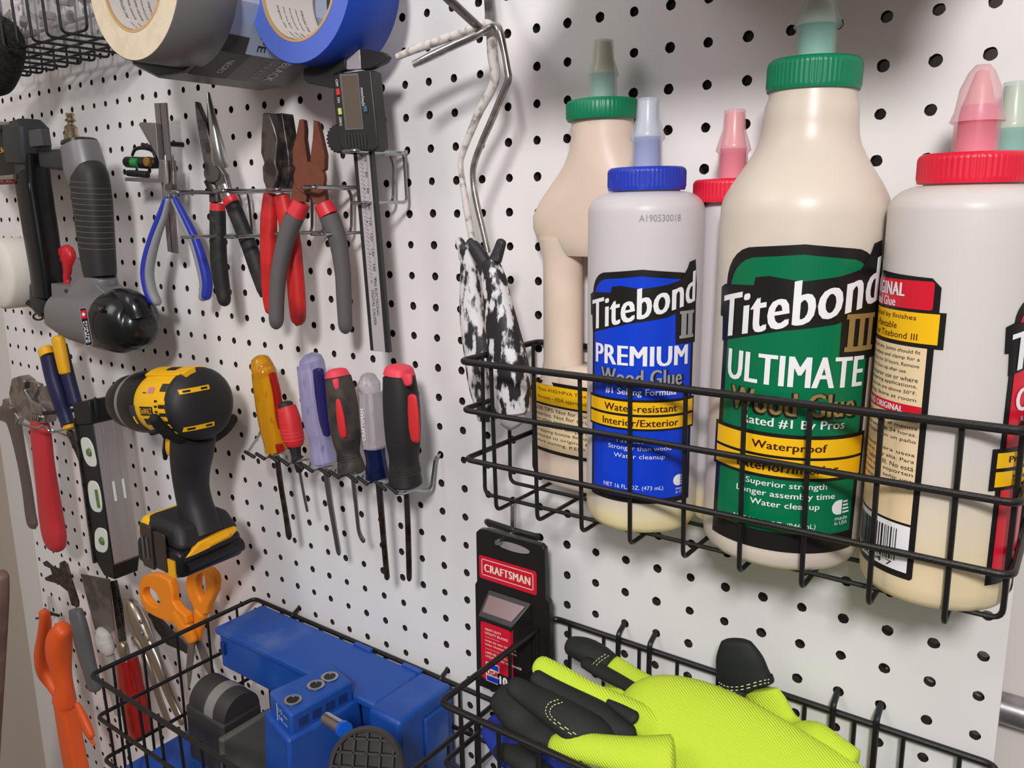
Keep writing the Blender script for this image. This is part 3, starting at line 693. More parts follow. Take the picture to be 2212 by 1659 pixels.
MB().limb([(495, 426, .1, 33), (502, 440, .1, 34)], .9, 16, 2.2, pl=p, rnd=(.1, .1)).build('collar', REDB, g)

# --- small blue and grey pliers
t = thing('pliers', 'small slim pliers with blue and grey bowed handles', 'pliers', at(385, 650, 1.4), G_P); p = PL(372, 420, 1.5, 20)
for x in (357, 373):
    MB().limb([(x, 336, 0, 3.5), (x+.5, 355, 0, 7), (x+1, 375, 0, 10), (x+1, 400, 0, 12), (x+2, 425, 0, 13)], .8, 12, 2.2, pl=p, rnd=(1, .2)).build('jaw', BRITE if x == 357 else STEEL, t)
MB().lathe([(.02, .1), (.17, .1), (.2, .05), (.2, -.15)], Vector(p(368, 405, .05)), axis=p.n, n=24).build('pivot', STEEL, t)
for o, sgn in (([(359, 428), (346, 465), (330, 510), (318, 555), (314, 590), (320, 625), (330, 648)], -1), ([(378, 428), (400, 470), (424, 520), (440, 570), (448, 610), (446, 638)], 1)):
    k = len(o); 
    g = MB().limb(spl([(u, v, .06, 13+min(i*3, 10)) for i, (u, v) in enumerate(o)], 4), 1.2, 14, 2.1, pl=p, rnd=(.6, 1.2)).build('handle', BLUEG, t)
    MB().limb(spl([(u+(9 if sgn < 0 else -7)*(1 if i else .5), v+3, -.02+(.1 if sgn < 0 else 0), 12+min(i*3, 9)) for i, (u, v) in enumerate(o)], 4), 1.2, 14, 2.1, pl=p, rnd=(.6, 1.2)).build('inner_grip', LGREY, g, label='grey inner grip')

# --- digital caliper
M_SATIN = mat('satin_steel', (196, 190, 194), .34, .35); M_BLK2 = mat('caliper_black', (38, 36, 37), .45, bump=.1)
t = thing('digital_caliper', 'black electronic caliper with a window and a steel scale, hanging by its jaws', 'caliper', at(820, 755, 1.6)); p = PL(770, 300, 2.1, 14)
MB().plprism([(762, 320), (803, 326), (841, 762), (800, 757)], p, .05, -.13).build('beam', M_BLK2, t, bevel=.01)
sc = MB().plprism([(771, 328), (797, 330), (832, 761), (807, 757)], p, .065, .04).build('scale', M_SATIN, t, label='satin steel scale strip')
O = Vector(p(784, 330, .065)); Yv = (Vector(p(819, 755, .065))-O).normalized(); Xv = p.n.cross(Yv); 
if Xv.x < 0: Xv = -Xv
mk = Marks(flatfn(O, Xv, -Yv)); L = (Vector(p(819, 755, .065))-O).length; k = L/430.
wS = .33
for i in range(85):
    y = -(.04+i*.0394*1.22); lng = .11 if i % 10 == 4 else (.085 if i % 5 == 4 else .06)
    if y < -L*.60: break
    mk.rect(wS/2-.03-lng*.8, y, wS/2-.03, y+.008, K_BLK, .004)
    if i % 10 == 4: mk.text(str(70+10*(i//10)), .045, y, .07, .17, K_BLK, .005) if False else None
for i in range(9):
    for ch, s_ in ((str(70+10*i), 0),):
        vs, fs = text_polys(ch); 
        mk2 = mk; mk2.text(ch, .06, -.18-i*.465, .21 if i > 2 else .16, .085, K_BLK, .005, rot=-90)
for i in range(34):
    y = -(.05+i*.122)
    if y < -L*.62: break
    mk.rect(-wS/2+.02, y, -wS/2+(.1 if i % 8 else .14), y+.008, K_BLK, .004)
    mk.text(str(i % 8+1) if i % 8 < 7 else str(3+i//8), -.05, y-.04, .035, .05, K_BLK, .005, rot=-90)
mk.text('mm', .08, -L*.635, .14, .07, K_BLK, .005, rot=-90); mk.text('in', -.06, -L*.645, .08, .07, K_BLK, .005, rot=-90)
mk.text('ELECTRONIC', .07, -L*.75, .85, .09, K_BLK, .005, rot=-90); mk.text('DIGITAL CALIPER', -.06, -L*.78, 1.1, .09, K_BLK, .005, rot=-90)
mk.build('markings', t)
bd = MB().plprism([(720, 160), (801, 150), (818, 318), (808, 326), (742, 326), (731, 312), (720, 215)], p, .34, -.28).build('housing', M_BLK2, t, bevel=.05, seg=3)
MB().plprism([(733, 160), (773, 158), (785, 279), (746, 281)], p, .36, .3).build('window_frame', BRITE, bd)
MB().plprism([(737, 164), (771, 162), (781, 275), (749, 277)], p, .37, .31).build('window', mat('lcd_window', (98, 86, 76), .12, spec=.7), bd)
for q, cm, nm in (([(725, 192), (732, 191), (734, 205), (727, 206)], REDB, 'button'), ([(729, 234), (736, 233), (738, 247), (731, 248)], mat('yellow_button', (206, 206, 96), .5), 'button'), ([(784, 229), (791, 228), (793, 241), (786, 242)], mat('blue_button', (60, 100, 120), .5), 'button')):
    MB().plprism(q, p, .38, .3).build(nm, cm, bd, bevel=.01)
O = Vector(p(729, 180, .35)); Yv = (Vector(p(738, 270, .35))-O).normalized(); Xv = p.n.cross(Yv)
if Xv.x < 0: Xv = -Xv
mk = Marks(flatfn(O, Xv, -Yv))
def pt(u, v): q = Vector(p(u, v, .35))-O; return q.dot(Xv), -q.dot(Yv)
for s_, u, v, w_ in (('OFF', 728, 179, .2), ('ON', 732, 216, .15), ('ZERO', 736, 262, .26), ('mm/inch', 784, 209, .5)):
    x_, y_ = pt(u, v); mk.text(s_, x_, y_, w_, .08 if s_ != 'mm/inch' else .1, K_WHT, .01, rot=-90)
for i in range(7):
    x_, y_ = pt(748+i*7, 303); mk.rect(x_-.02, y_-.2, x_+.02, y_+.2, mat('rib_black', (52, 50, 50), .5), .02)
mk.build('markings', bd)
MB().lathe([(.02, -.16), (.37, -.16), (.4, -.12), (.4, .12), (.37, .16), (.02, .16)], Vector(p(735, 300, .05)), axis=p.n, n=132, ripple=lambda a, z: .07*math.cos(a*22)).build('thumb_wheel', M_BLK2, bd)
MB().plprism([(655, 147), (659, 146), (672, 143), (745, 112), (745, 150), (720, 160), (722, 191), (664, 180), (658, 174), (655, 160)], p, .16, -.1).build('outer_jaws', M_BLK2, t, bevel=.02)
MB().plprism([(745, 110), (777, 107), (780, 149), (747, 150)], p, .05, -.13).build('jaw_beam', M_SATIN, t, bevel=.01)
MB().plprism([(777, 107), (795, 107), (828, 113), (838, 122), (830, 134), (800, 148), (780, 150)], p, .16, -.1).build('inner_jaws', M_BLK2, t, bevel=.02)

# --- combination square with its level
t = thing('combination_square', 'grey steel combination square with a rule and a green bubble vial', 'square', at(380, 545, 1.0)); p = PL(360, 380, 1.2, 6)
M_IRON = mat('cast_grey', (128, 122, 122), .45, .55, bump=.1)
MB().plprism([(333, 223), (358, 222), (383, 548), (362, 543)], p, .03, -.05).build('rule', M_IRON, t)
MB().plprism([(344, 223), (346, 223), (373, 546), (371, 545)], p, .034, .02).build('groove', DSTEEL, t)
MB().plprism([(300, 267), (303, 264), (327, 265), (333, 271), (336, 266), (342, 345), (354, 346), (357, 395), (270, 391), (269, 383), (341, 386), (343, 350), (341, 343), (300, 271)], p, .28, -.3).build('head', M_IRON, t, bevel=.02)
MB().plprism([(306, 268), (328, 268), (334, 275), (338, 330)], p, .14, -.2).build('web', mat('square_web', (104, 98, 98), .5, .5), t)
v = MB().limb([(275, 350, 0, 24), (318, 352, 0, 26), (340, 352, 0, 24)], 1.0, 20, 2, pl=p, rnd=(.5, .3)).build('vial_holder', BLKP, t)
MB().limb([(287, 351, .12, 20), (300, 352, .12, 20)], 1.0, 18, 2, pl=p, rnd=(.2, .2)).build('vial', mat('green_vial', (40, 150, 78), .15, trans=.2), v)
MB().lathe([(.02, .25), (.16, .24), (.2, .18), (.21, 0), (.18, -.1)], Vector(p(326, 350, .1)), axis=p.n, n=24).build('brass_knob', mat('brass', (196, 152, 84), .3, .9), v)
MB().limb([(278, 374, .0, 14), (318, 377, .0, 15)], 1.0, 16, 3, pl=p, rnd=(.3, .3)).build('lower_vial_holder', BLKP, t)
MB().limb(spl([(286, 335, 0, 7), (292, 323, 0, 8), (308, 319, 0, 9), (328, 325, 0, 8), (336, 340, 0, 7)], 4), 1, 12, 2, pl=p).build('clip', BLKP, t)
MB().limb([(308, 312, .1, 8), (322, 318, .1, 12), (330, 324, 0, 10)], 1, 12, 2, pl=p).build('thumb_nut', BLKP, t)
q = at(369, 311, .55); MB().tube([(q[0], -.1, q[2]), (q[0], 1.15, q[2])], .1, 10).build('peg', BLKP, t)

# ================================================================ screwdrivers in their rack
def clear(n, c, c2=None, **k): return mat(n, c, .1, trans=.62, spec=.6, coat=.3, col2=c2, ior=1.3, **k)
AMBER = clear('amber_plastic', (236, 172, 24)); AMBER_R = clear('amber_red', (196, 36, 30)); PURP = clear('lilac_plastic', (196, 192, 230)); PURP_D = clear('violet_plastic', (54, 48, 128))
CLEARG = clear('smoky_clear_plastic', (214, 206, 212)); NAVY = clear('navy_plastic', (26, 40, 92)); REDM = mat('red_matte', (210, 44, 48), .5, bump=.3, bscale=1200); PINKR = mat('coral_cap', (230, 66, 84), .5)
BLK_R = mat('black_rubber', (34, 33, 36), .6, bump=.15); BLK_W = mat('worn_black_rubber', (70, 62, 58), .65, col2=(44, 40, 40), scale=60)
SHINE = mat('shank_steel', (150, 148, 148), .25, .95); SHDK = mat('shank_dark', (84, 76, 72), .35, .85, col2=(60, 44, 36), scale=100)
GSD = 'screwdrivers standing in the wire rack'
def shank(t, pts, m, tip):
    o = MB().limb(spl(pts, 3), 1, 12, 2, m, rnd=(0, tip)).build('shank', m, t); return o
t = thing('screwdriver', 'screwdriver with a clear amber handle striped in red', 'screwdriver', at(625, 1170, 1.5), GSD)
h = MB().limb(spl([(564, 782, 1.8, 46), (567, 793, 1.8, 52), (569, 800, 1.8, 51), (571, 806, 1.8, 57), (577, 850, 1.8, 58), (584, 900, 1.8, 57), (590, 935, 1.8, 54), (594, 955, 1.8, 50), (597, 974, 1.8, 50)], 3), 1, 12, 2.0, rnd=(.8, .3)).build('handle', AMBER, t)
MB().limb(spl([(588, 806, 2.02, 17), (598, 850, 2.02, 18), (604, 900, 2.02, 18), (609, 925, 2.0, 16)], 3), .5, 10, 2.4, rnd=(.2, .5)).build('stripe', AMBER_R, h)
MB().limb([(603, 960, 1.98, 17), (606, 976, 1.98, 17)], .5, 10, 2.4, rnd=(.2, .2)).build('stripe', AMBER_R, h)
shank(t, [(598, 985, 1.7, 13), (607, 1050, 1.6, 12), (617, 1110, 1.55, 12), (624, 1155, 1.5, 14)], SHDK, 2.0)
t = thing('screwdriver', 'stubby screwdriver with a ribbed red grip and black end', 'screwdriver', at(664, 1105, 1.4), GSD)
MB().limb([(617, 873, 1.9, 33), (621, 890, 1.9, 33)], 1, 18, 2, rnd=(.5, .0)).build('end_cap', BLK_R, t)
h = MB().limb(spl([(619, 879, 1.9, 40), (626, 905, 1.9, 46), (631, 935, 1.9, 48), (635, 952, 1.9, 44), (636, 962, 1.9, 36)], 3), 1, 20, 2.2, rnd=(.1, .2)).build('handle', REDM, t)
for i in range(9): MB().limb([(620.5+i*1.7, 884+i*8, 1.9, 42+min(i, 5)*1.3), (620.7+i*1.7, 885.5+i*8, 1.9, 42+min(i, 5)*1.3)], 1.02, 20, 2.2, rnd=(.05, .05)).build('rib', PINKR, h)
MB().limb([(637, 965, 1.9, 27), (640, 985, 1.9, 22), (643, 992, 1.9, 30)], 1, 18, 2, rnd=(.2, .2)).build('collar', BLK_R, t)
MB().limb([(644, 1000, 1.8, 20), (647, 1018, 1.75, 15)], 1, 16, 2, rnd=(.2, .3)).build('nut', BLK_R, t)
shank(t, [(648, 1020, 1.7, 6.5), (655, 1060, 1.6, 6.5), (664, 1103, 1.5, 6.5)], SHINE, 1.2)
t = thing('screwdriver', 'screwdriver with a clear lilac and dark violet handle', 'screwdriver', at(732, 1205, 1.5), GSD)
h = MB().limb(spl([(669, 782, 1.8, 54), (672, 792, 1.8, 58), (678, 850, 1.8, 58), (683, 900, 1.8, 56), (688, 935, 1.8, 48), (693, 955, 1.8, 42), (697, 985, 1.8, 50), (700, 1000, 1.8, 50)], 3), 1, 8, 2.6, rnd=(.6, .3)).build('handle', PURP, t)
MB().limb(spl([(688, 800, 2.0, 24), (694, 850, 2.02, 26), (701, 905, 2.0, 24), (706, 938, 1.96, 16)], 3), .5, 10, 2.6, rnd=(.4, .6)).build('stripe', PURP_D, h)
shank(t, [(703, 1010, 1.7, 13), (711, 1070, 1.65, 13), (721, 1130, 1.6, 12), (731, 1188, 1.5, 12)], SHINE, 2.6)
t = thing('screwdriver', 'dusty black screwdriver with a red inset and coral butt', 'screwdriver', at(778, 1160, 1.4), GSD)
h = MB().limb(spl([(730, 815, 1.9, 56), (738, 860, 1.9, 64), (744, 910, 1.9, 66), (749, 950, 1.9, 60), (753, 980, 1.9, 48), (757, 1002, 1.9, 56), (760, 1018, 1.9, 60)], 3), 1, 20, 2.3, rnd=(.2, .3)).build('handle', BLK_W, t)
MB().limb([(727, 803, 1.9, 46), (729, 813, 1.9, 54)], 1, 20, 2.3, rnd=(.4, .2)).build('butt', PINKR, h)
MB().limb([(721, 822, 2.22, 22), (724, 838, 2.24, 18)], .4, 16, 2.2, rnd=(.3, .6)).build('butt_tongue', PINKR, h)
MB().limb([(726, 868, 2.28, 20), (732, 895, 2.3, 22), (737, 925, 2.3, 22), (739, 938, 2.28, 20)], .35, 16, 2.3, rnd=(.8, .8)).build('inset', REDM, h)
for i in range(4): MB().limb([(751.5+i, 976+i*5, 1.9, 49+i*1.5), (751.7+i, 977.5+i*5, 1.9, 49+i*1.5)], 1.02, 20, 2.3, rnd=(.05, .05)).build('ring', BLK_R, h)
shank(t, [(762, 1030, 1.7, 10), (769, 1090, 1.6, 9.5), (775, 1145, 1.5, 9), (782, 1163, 1.45, 11)], SHINE, 1.2)
t = thing('screwdriver', 'screwdriver with a fluted clear handle and a navy collar', 'screwdriver', at(836, 1255, 1.5), GSD)
MB().limb(spl([(796, 818, 1.9, 38), (797, 828, 1.9, 49), (799, 838, 1.9, 48), (801, 850, 1.9, 40)], 3), 1, 24, 2, rnd=(.8, .0)).build('butt', CLEARG, t)
h = MB().limb(spl([(800, 847, 1.9, 52), (803, 880, 1.9, 56), (806, 930, 1.9, 54), (808, 966, 1.9, 50)], 3), 1, 10, 2.2, rnd=(.0, .1)).build('handle', CLEARG, t)
MB().limb(spl([(808, 966, 1.9, 48), (812, 990, 1.9, 44), (814, 1015, 1.9, 50), (816, 1032, 1.9, 54)], 3), 1, 24, 2, rnd=(.0, .3)).build('collar', NAVY, t)
for i in range(3): MB().limb([(814+i*.6, 1013+i*7, 1.9, 51+i), (814.2+i*.6, 1015+i*7, 1.9, 51+i)], 1.02, 24, 2, rnd=(.1, .1)).build('ring', NAVY, h)
o = Vector(at(776, 960, 2.3)); x = Vector(at(783, 880, 2.3))-o; 
pp = PL(806, 918, 1.9, 30); o2_ = pp(784, 918, .36); mk = Marks(flatfn(o2_, Vector(pp(779, 868, .36))-Vector(pp(787, 968, .36)), (-.86, .5, 0))); mk.text('CRAFTSMAN', 0, 0, 1.05, .11, K_WHT, .0, bold=.015); mk.build('raised_lettering', h)
shank(t, [(818, 1042, 1.7, 15), (824, 1110, 1.65, 14), (830, 1180, 1.6, 13), (836, 1245, 1.5, 13)], SHDK, 1.6)
t = thing('screwdriver', 'large black screwdriver with a red inset and coral butt', 'screwdriver', at(884, 1275, 1.5), GSD)
h = MB().limb(spl([(862, 812, 1.9, 68), (866, 860, 1.9, 76), (869, 910, 1.9, 77), (871, 955, 1.9, 72), (873, 990, 1.9, 62), (874, 1020, 1.9, 66), (876, 1045, 1.9, 72)], 3), 1, 24, 2.3, rnd=(.2, .3)).build('handle', BLK_R, t)
MB().limb([(862, 796, 1.9, 60), (862, 808, 1.9, 67)], 1, 24, 2.3, rnd=(.35, .15)).build('butt', PINKR, h)
MB().limb([(879, 812, 2.27, 24), (882, 828, 2.3, 18)], .4, 16, 2.2, rnd=(.3, .6)).build('butt_tongue', PINKR, h)
MB().limb([(891, 860, 2.28, 20), (893, 890, 2.3, 24), (895, 925, 2.32, 24), (897, 948, 2.3, 20)], .35, 16, 2.3, rnd=(.8, .8)).build('inset', REDM, h)
for i in range(4): MB().limb([(873.4+i*.3, 1003+i*5, 1.9, 65+i*1.2), (873.5+i*.3, 1004.5+i*5, 1.9, 65+i*1.2)], 1.02, 24, 2.3, rnd=(.05, .05)).build('ring', BLK_W, h)
shank(t, [(878, 1062, 1.7, 13), (881, 1130, 1.65, 13), (883, 1200, 1.6, 13), (884, 1245, 1.5, 12.5)], SHDK, 2.4)

t = thing('screwdriver_rack', 'chrome wire rack with black-tipped prongs holding the screwdrivers', 'rack', (-9, 0, -14))
caps = [((530, 976), (549, 987)), ((554, 980), (571, 991)), ((583, 985), (602, 998)), ((601, 989), (622, 1004)), ((635, 999), (654, 1012)), ((653, 1004), (675, 1018)), ((691, 1013), (712, 1027)), ((712, 1018), (732, 1032)), ((751, 1026), (771, 1041)), ((773, 1031), (793, 1046)), ((812, 1041), (833, 1058)), ((836, 1047), (857, 1065))]
D1 = 2.55
pts = []
for i, (a, b) in enumerate(caps):
    MB().limb([(a[0], a[1], D1, 8), (b[0], b[1], D1, 8.5)], 1, 12, 2, rnd=(.8, .8)).build('tip', BLKP, t)
hb = at(880, 1070, 1.9)[2]
for i in range(1, len(caps)-1, 2):
    a = caps[i][1]; b = caps[i+1][0]; m = ((a[0]+b[0])/2+16, (a[1]+b[1])/2-8)
    MB().tube(spl([at(*a, D1), at(a[0]+22, a[1]-6, D1-.7), at(a[0]+45, a[1]+4, D1-1.5), at(b[0]+36, b[1]-4, D1-1.5), at(b[0]+24, b[1]-6, D1-.7), at(*b, D1)], 4), .045, 8).build('prong_wire', CHROME, t)
MB().tube(bent([(-4, -.3, -12.75), (-4, -.05, -12.98), (-4.02, .25, -13.05), at(932, 1052, .45), at(922, 1060, .6), at(900, 1058, 1.2), at(870, 1066, 2.2), at(855, 1064, D1)], .12), .055, 10).build('end_wire', CHROME, t)
q = Vector(at(534, 979, D1))
MB().tube(bent([(-13, -.3, -12.7), (-13, -.1, -13), (-13, .3, -13.1), (-13, .6, -13.6), tuple(q)], .15), .055, 10).build('end_wire', CHROME, t)

# ================================================================ paint roller frames on a long hook
PAINTED = mat('paint_crusted_wire', (214, 206, 202), .6, .0, col2=(150, 140, 136), scale=170, lo=.5, hi=.66, bump=.6, bscale=260)
ROLLK = mat('paint_spattered_black', (38, 36, 40), .5, .0, col2=(222, 218, 222), scale=150, lo=.50, hi=.56, bump=.4, bscale=300, detail=9, stretch=(1, 1, .45))
ROLLW = mat('paint_spattered_white', (218, 214, 216), .55, .0, col2=(44, 42, 46), scale=150, lo=.46, hi=.54, bump=.4, bscale=300, detail=9, stretch=(1, 1, .45))
ROLLD = mat('dark_paint_handle', (46, 44, 50), .5, 0, col2=(206, 202, 206), scale=80, lo=.6, hi=.68, bump=.3, detail=9)
GR = 'paint roller frames hanging on the long hook'
t = thing('roller_frame', 'paint roller frame crusted white, its spattered handle behind the other', 'paint roller', at(1060, 900, 1.5), GR)
w = [(858, 123, 2.6, 15), (900, 105, 2.4, 20), (960, 84, 2.2, 21), (1010, 66, 2.1, 21), (1044, 52, 2.0, 21), (1060, 62, 2.0, 24), (1064, 120, 2.0, 23), (1070, 165, 2.0, 22), (1058, 200, 2.0, 20), (1036, 240, 2.0, 19), (1015, 290, 2.0, 16), (998, 335, 2.0, 14), (995, 360, 2.0, 12), (1001, 405, 2.0, 14), (1010, 460, 2.0, 16), (1020, 520, 2.0, 14)]
MB().limb(spl(w, 4), 1, 12, 2, rnd=(.5, .2)).build('frame_wire', PAINTED, t)
st = [(1012, 540, 1.9, 34), (1016, 600, 1.9, 44), (1022, 680, 1.9, 58), (1036, 760, 1.9, 68), (1045, 830, 1.9, 66), (1050, 885, 1.9, 46), (1052, 905, 1.9, 42)]
h = MB().limb(spl(st, 5), .8, 24, 2.2, rnd=(.2, .3)).build('handle', ROLLW, t)
MB().limb([(992, 519, 1.9, 18), (1000, 535, 1.9, 24), (1006, 556, 1.9, 30)], .8, 18, 2.2, rnd=(.8, .3)).build('flange', ROLLW, h)
t = thing('roller_frame', 'bare metal roller frame with a black paint-spattered handle in front', 'paint roller', at(1110, 915, 2.4), GR)
w = [(893, 140, 2.9, 16), (930, 122, 2.7, 20), (980, 98, 2.6, 20), (1020, 80, 2.5, 19), (1062, 58, 2.3, 17), (1076, 62, 2.4, 20), (1088, 105, 2.4, 15), (1096, 150, 2.4, 15), (1098, 172, 2.4, 16), (1085, 205, 2.4, 16), (1062, 260, 2.4, 16), (1040, 310, 2.4, 15), (1024, 355, 2.4, 14), (1022, 390, 2.4, 13), (1030, 440, 2.4, 14), (1044, 500, 2.4, 13), (1054, 545, 2.4, 13)]
MB().limb(spl(w, 4), 1, 12, 2, rnd=(.2, .2)).build('frame_wire', mat('bare_roller_wire', (168, 163, 162), .25, .9, col2=(196, 190, 186), scale=150, lo=.5, hi=.6, bump=.3), t)
st = [(1056, 565, 2.4, 38), (1066, 600, 2.4, 52), (1076, 660, 2.4, 62), (1086, 720, 2.4, 74), (1097, 790, 2.4, 88), (1104, 850, 2.4, 84), (1110, 890, 2.4, 70)]
h = MB().limb(spl(st, 5), .75, 26, 2.3, rnd=(.3, .2)).build('handle', ROLLK, t)
MB().limb([(1017, 524, 2.4, 24), (1029, 540, 2.4, 30), (1043, 562, 2.4, 32), (1054, 585, 2.4, 40)], .8, 18, 2.2, rnd=(.8, .3)).build('flange', ROLLD, h)
MB().limb([(1083, 524, 2.35, 22), (1078, 540, 2.35, 24), (1070, 562, 2.4, 28)], .8, 18, 2.2, rnd=(.8, .3)).build('flange', ROLLD, h)
MB().limb([(1108, 900, 2.4, 62), (1118, 917, 2.4, 44)], .6, 20, 2.6, rnd=(.2, .2)).build('end_cap', mat('grey_handle_end', (176, 170, 172), .6), h)
t = thing('long_hook', 'long steel hook that carries the roller frames', 'hook', (-2, 0, .4))
MB().tube(bent([at(958, -12, 4.3), at(1046, 70, 1.9), at(1054, 62, 1.6), at(1056, 30, 1.0), at(1052, -60, .5)], .1), .11, 12).build('arm', STEEL, t)
MB().tube([at(1051, -70, .25), at(1057, 44, .25)], .12, 12).build('back_plate', STEEL, t)

# ================================================================ rolls of tape on hooks
TAPE_S = mat('silver_duct_tape', (128, 126, 126), .42, .25, bump=.08, bscale=40); TAPE_E = mat('tape_edge_cream', (222, 206, 180), .7, col2=(214, 197, 168), scale=60, bump=.3, bscale=300)
KRAFT = mat('cardboard_core', (196, 158, 110), .7); PAPER = mat('printed_core_paper', (214, 206, 202), .6); TAPE_B = mat('blue_painter_tape', (22, 66, 172), .5, bump=.05); TAPE_BE = mat('blue_tape_edge', (86, 112, 204), .55, bump=.25, bscale=500)
def roll(label, u, v, d0, wd, R, r, edge, side, tilt=0):
    t = thing('tape_roll', label, 'tape', at(u, v, d0)); cx = at(u, v, d0); c, h = cx[0], cx[2]; n = 72
    ax = Vector((0, 1, 0)); e = .03
    prof = [(r, -wd), (R-.02, -wd), (R, -wd+.02), (R, -e), (R-.02, 0), (r, 0), (r, -wd)]
    a = MB(); a.lathe([(R-.02, -wd), (R, -wd+.02), (R, -e), (R-.03, -.004)], cx, ax, n, caps=False).build('wound_tape', side, t, smooth=50)
    for z in (0, -wd):
        MB().lathe([(R-.03, z-.004 if z == 0 else z), (r+.08, z)], cx, ax, n, caps=False).build('tape_edge', edge, t, smooth=50)
    MB().lathe([(r+.08, -wd), (r+.08, .01), (r, .01), (r, -wd), (r+.08, -wd)], cx, ax, n, caps=False).build('core', KRAFT, t, smooth=50)
    return t, c, h
t, c, h = roll('silver duct tape roll nearest on its hook, cream edge outwards', 283, -61, 6.0, 1.9, 2.42, 1.55, TAPE_E, TAPE_S)
def corefn(c, h, r, d0):
    return lambda x, y, l: (c+(r-.01-l)*math.cos(x/r-PI/2), d0+y, h+(r-.01-l)*math.sin(x/r-PI/2))
def corepaper(t, c, h, r, d0, wd, seed, n):
    mk = Marks(corefn(c, h, r, d0), .15); mk.rect(-r*2.2, -wd+.03, r*2.2, -.05, PAPER, .005); rnd = random.Random(seed)
    words = ['PAINTERS TAPE', 'clean removal', 'medium adhesion', 'for use on walls', 'trim and glass', 'store away from heat', 'made in USA', 'apply by hand', 'remove slowly', 'indoor use']
    for i in range(n):
        for j in range(5):
            mk.text(rnd.choice(words), -r*1.1+i*.62*r, -wd*.24-j*.12*wd, .5*r, .05*wd, K_BLK, .012)
    mk.build('core_print', t)
corepaper(t, c, h, 1.55, 6.0, 1.9, 2, 5)
t, c, h = roll('blue painter tape roll with a printed paper core', 641, -40, 3.2, 1.95, 2.24, 1.55, TAPE_BE, TAPE_B)
corepaper(t, c, h, 1.55, 3.2, 1.95, 5, 5)
# the wrapped roll behind the silver one: faceted sleeve
t = thing('tape_roll', 'duct tape roll in a grey and pale blue printed sleeve behind the silver roll', 'tape', at(300, -50, 3.9))
cx = at(386, -56, 4.6); c, h = cx[0]-1.1, cx[2]
SLG = mat('sleeve_grey', (112, 108, 108), .38); SLB = mat('sleeve_pale_blue', (176, 188, 210), .4); SLD = mat('sleeve_dark', (62, 60, 62), .4)
MB().lathe([(1.5, -.3), (2.4, -.3), (2.45, -.34), (2.45, -3.9), (2.4, -3.95), (1.5, -3.95)], (c, 4.6, h), (0, 1, 0), 72).build('wound_tape', TAPE_S, t, smooth=50)
VP = [(.7, -2.75), (2.1, -2.2), (3.0, -.9), (3.0, .9), (2.1, 2.2), (.7, 2.75), (-.7, 2.75), (-2.1, 2.2), (-3, .9), (-3, -.9), (-2.1, -2.2), (-.7, -2.75)]
for k in range(12):
    (x0_, z0_), (x1_, z1_) = VP[k], VP[(k+1) % 12]
    p0 = Vector((c+x0_, 0, h+z0_)); p1 = Vector((c+x1_, 0, h+z1_)); N = Vector((z1_-z0_, 0, -(x1_-x0_))).normalized(); N = N if N.dot((p0+p1)/2-Vector((c, 0, h))) > 0 else -N
    MB().prism([(p0.x, 4.45, p0.z), (p1.x, 4.45, p1.z), (p1.x, .5, p1.z), (p0.x, .5, p0.z)], tuple(N*-.05)).build('sleeve_panel', SLB if k in (1, 2, 3, 7, 8) else SLG, t)
    if k in (0, 1, 2):
        mid = (p0+p1)/2; X = (p0-p1).normalized(); hl = (p0-p1).length/2      # text runs down round the sleeve, letter tops towards the board
        mk = Marks(lambda x, y, l, mid=mid, X=X, N=N: tuple(mid+X*x+Vector((0, 2.4-y, 0))+N*(l+.012)))
        if k == 0: mk.text('BLACK', -.05, .95, 1.2, .34, K_WHT, .0, bold=.02); mk.text('MIRROR', 0, .35, 1.2, .26, SLB, .0); mk.rect(-hl, -1.9, hl, -.55, SLD, .004); mk.text('NEGRO', .05, -1.0, .8, .22, K_WHT, .012, bold=.02)
        if k == 1: mk.text('GH', .0, .55, 1.25, .75, K_BLK, .0, bold=.04); mk.text('TAPE', .1, -.25, 1.1, .3, K_BLK, .0, bold=.01); mk.rect(.25, -1.9, hl, -.8, SLD, .004)
        if k == 2: mk.text('TOU', .0, .55, 1.6, .75, K_BLK, .0, bold=.04); mk.text('DUCT', 0, -.25, 1.2, .3, K_BLK, .0, bold=.01)
        mk.build('print', t)
for (u, v, d, L, nm) in ((300, -45, .0, 6.4, 'hook rod inside the duct tape rolls'), (641, -95, 0, 3.8, 'hook rod inside the blue tape roll')):
    q = at(u, v, 6.0 if L > 5 else 3.2); t = thing('tape_hook', nm, 'hook', (q[0], 0, q[2]+1.3)); r_ = 1.4
    MB().tube(bent([(q[0], -.3, q[2]+1.2), (q[0], .3, q[2]+1.2), (q[0], L, q[2]+1.2), (q[0], L+.3, q[2]+1.6)], .2), .12, 10).build('rod', STEEL, t)

# ================================================================ tools on the left of the board
NGREY = mat('cast_aluminium_grey', (128, 126, 128), .4, .35, bump=.08); NBLK = mat('gloss_black_cap', (24, 24, 26), .22, spec=.6, bump=.05); RIBK = mat('ribbed_rubber', (44, 42, 42), .55, bump=.1)
BRASS = mat('air_fitting', (176, 158, 132), .25, .9); TRIG = mat('trigger_red', (196, 30, 44), .4); CHARC = mat('charcoal_plastic', (50, 50, 54), .5, bump=.1)
BSLK = mat('gloss_black_metal', (14, 14, 16), .28, spec=.5)
t = thing('nail_gun', 'grey and black air nail gun with a red trigger, handle upwards', 'nail gun', at(200, 740, 2.4)); D = 2.5
MB().limb([(68, 330, D, 62), (72, 400, D, 66), (88, 500, D, 65), (100, 580, D, 62), (107, 640, D, 60)], .75, 20, 5, rnd=(.1, .1)).build('magazine', BSLK, t)
MB().limb([(62, 385, D+.45, 4), (78, 500, D+.45, 4), (92, 610, D+.45, 4)], 1, 8, 2).build('magazine_rail', NGREY, t)
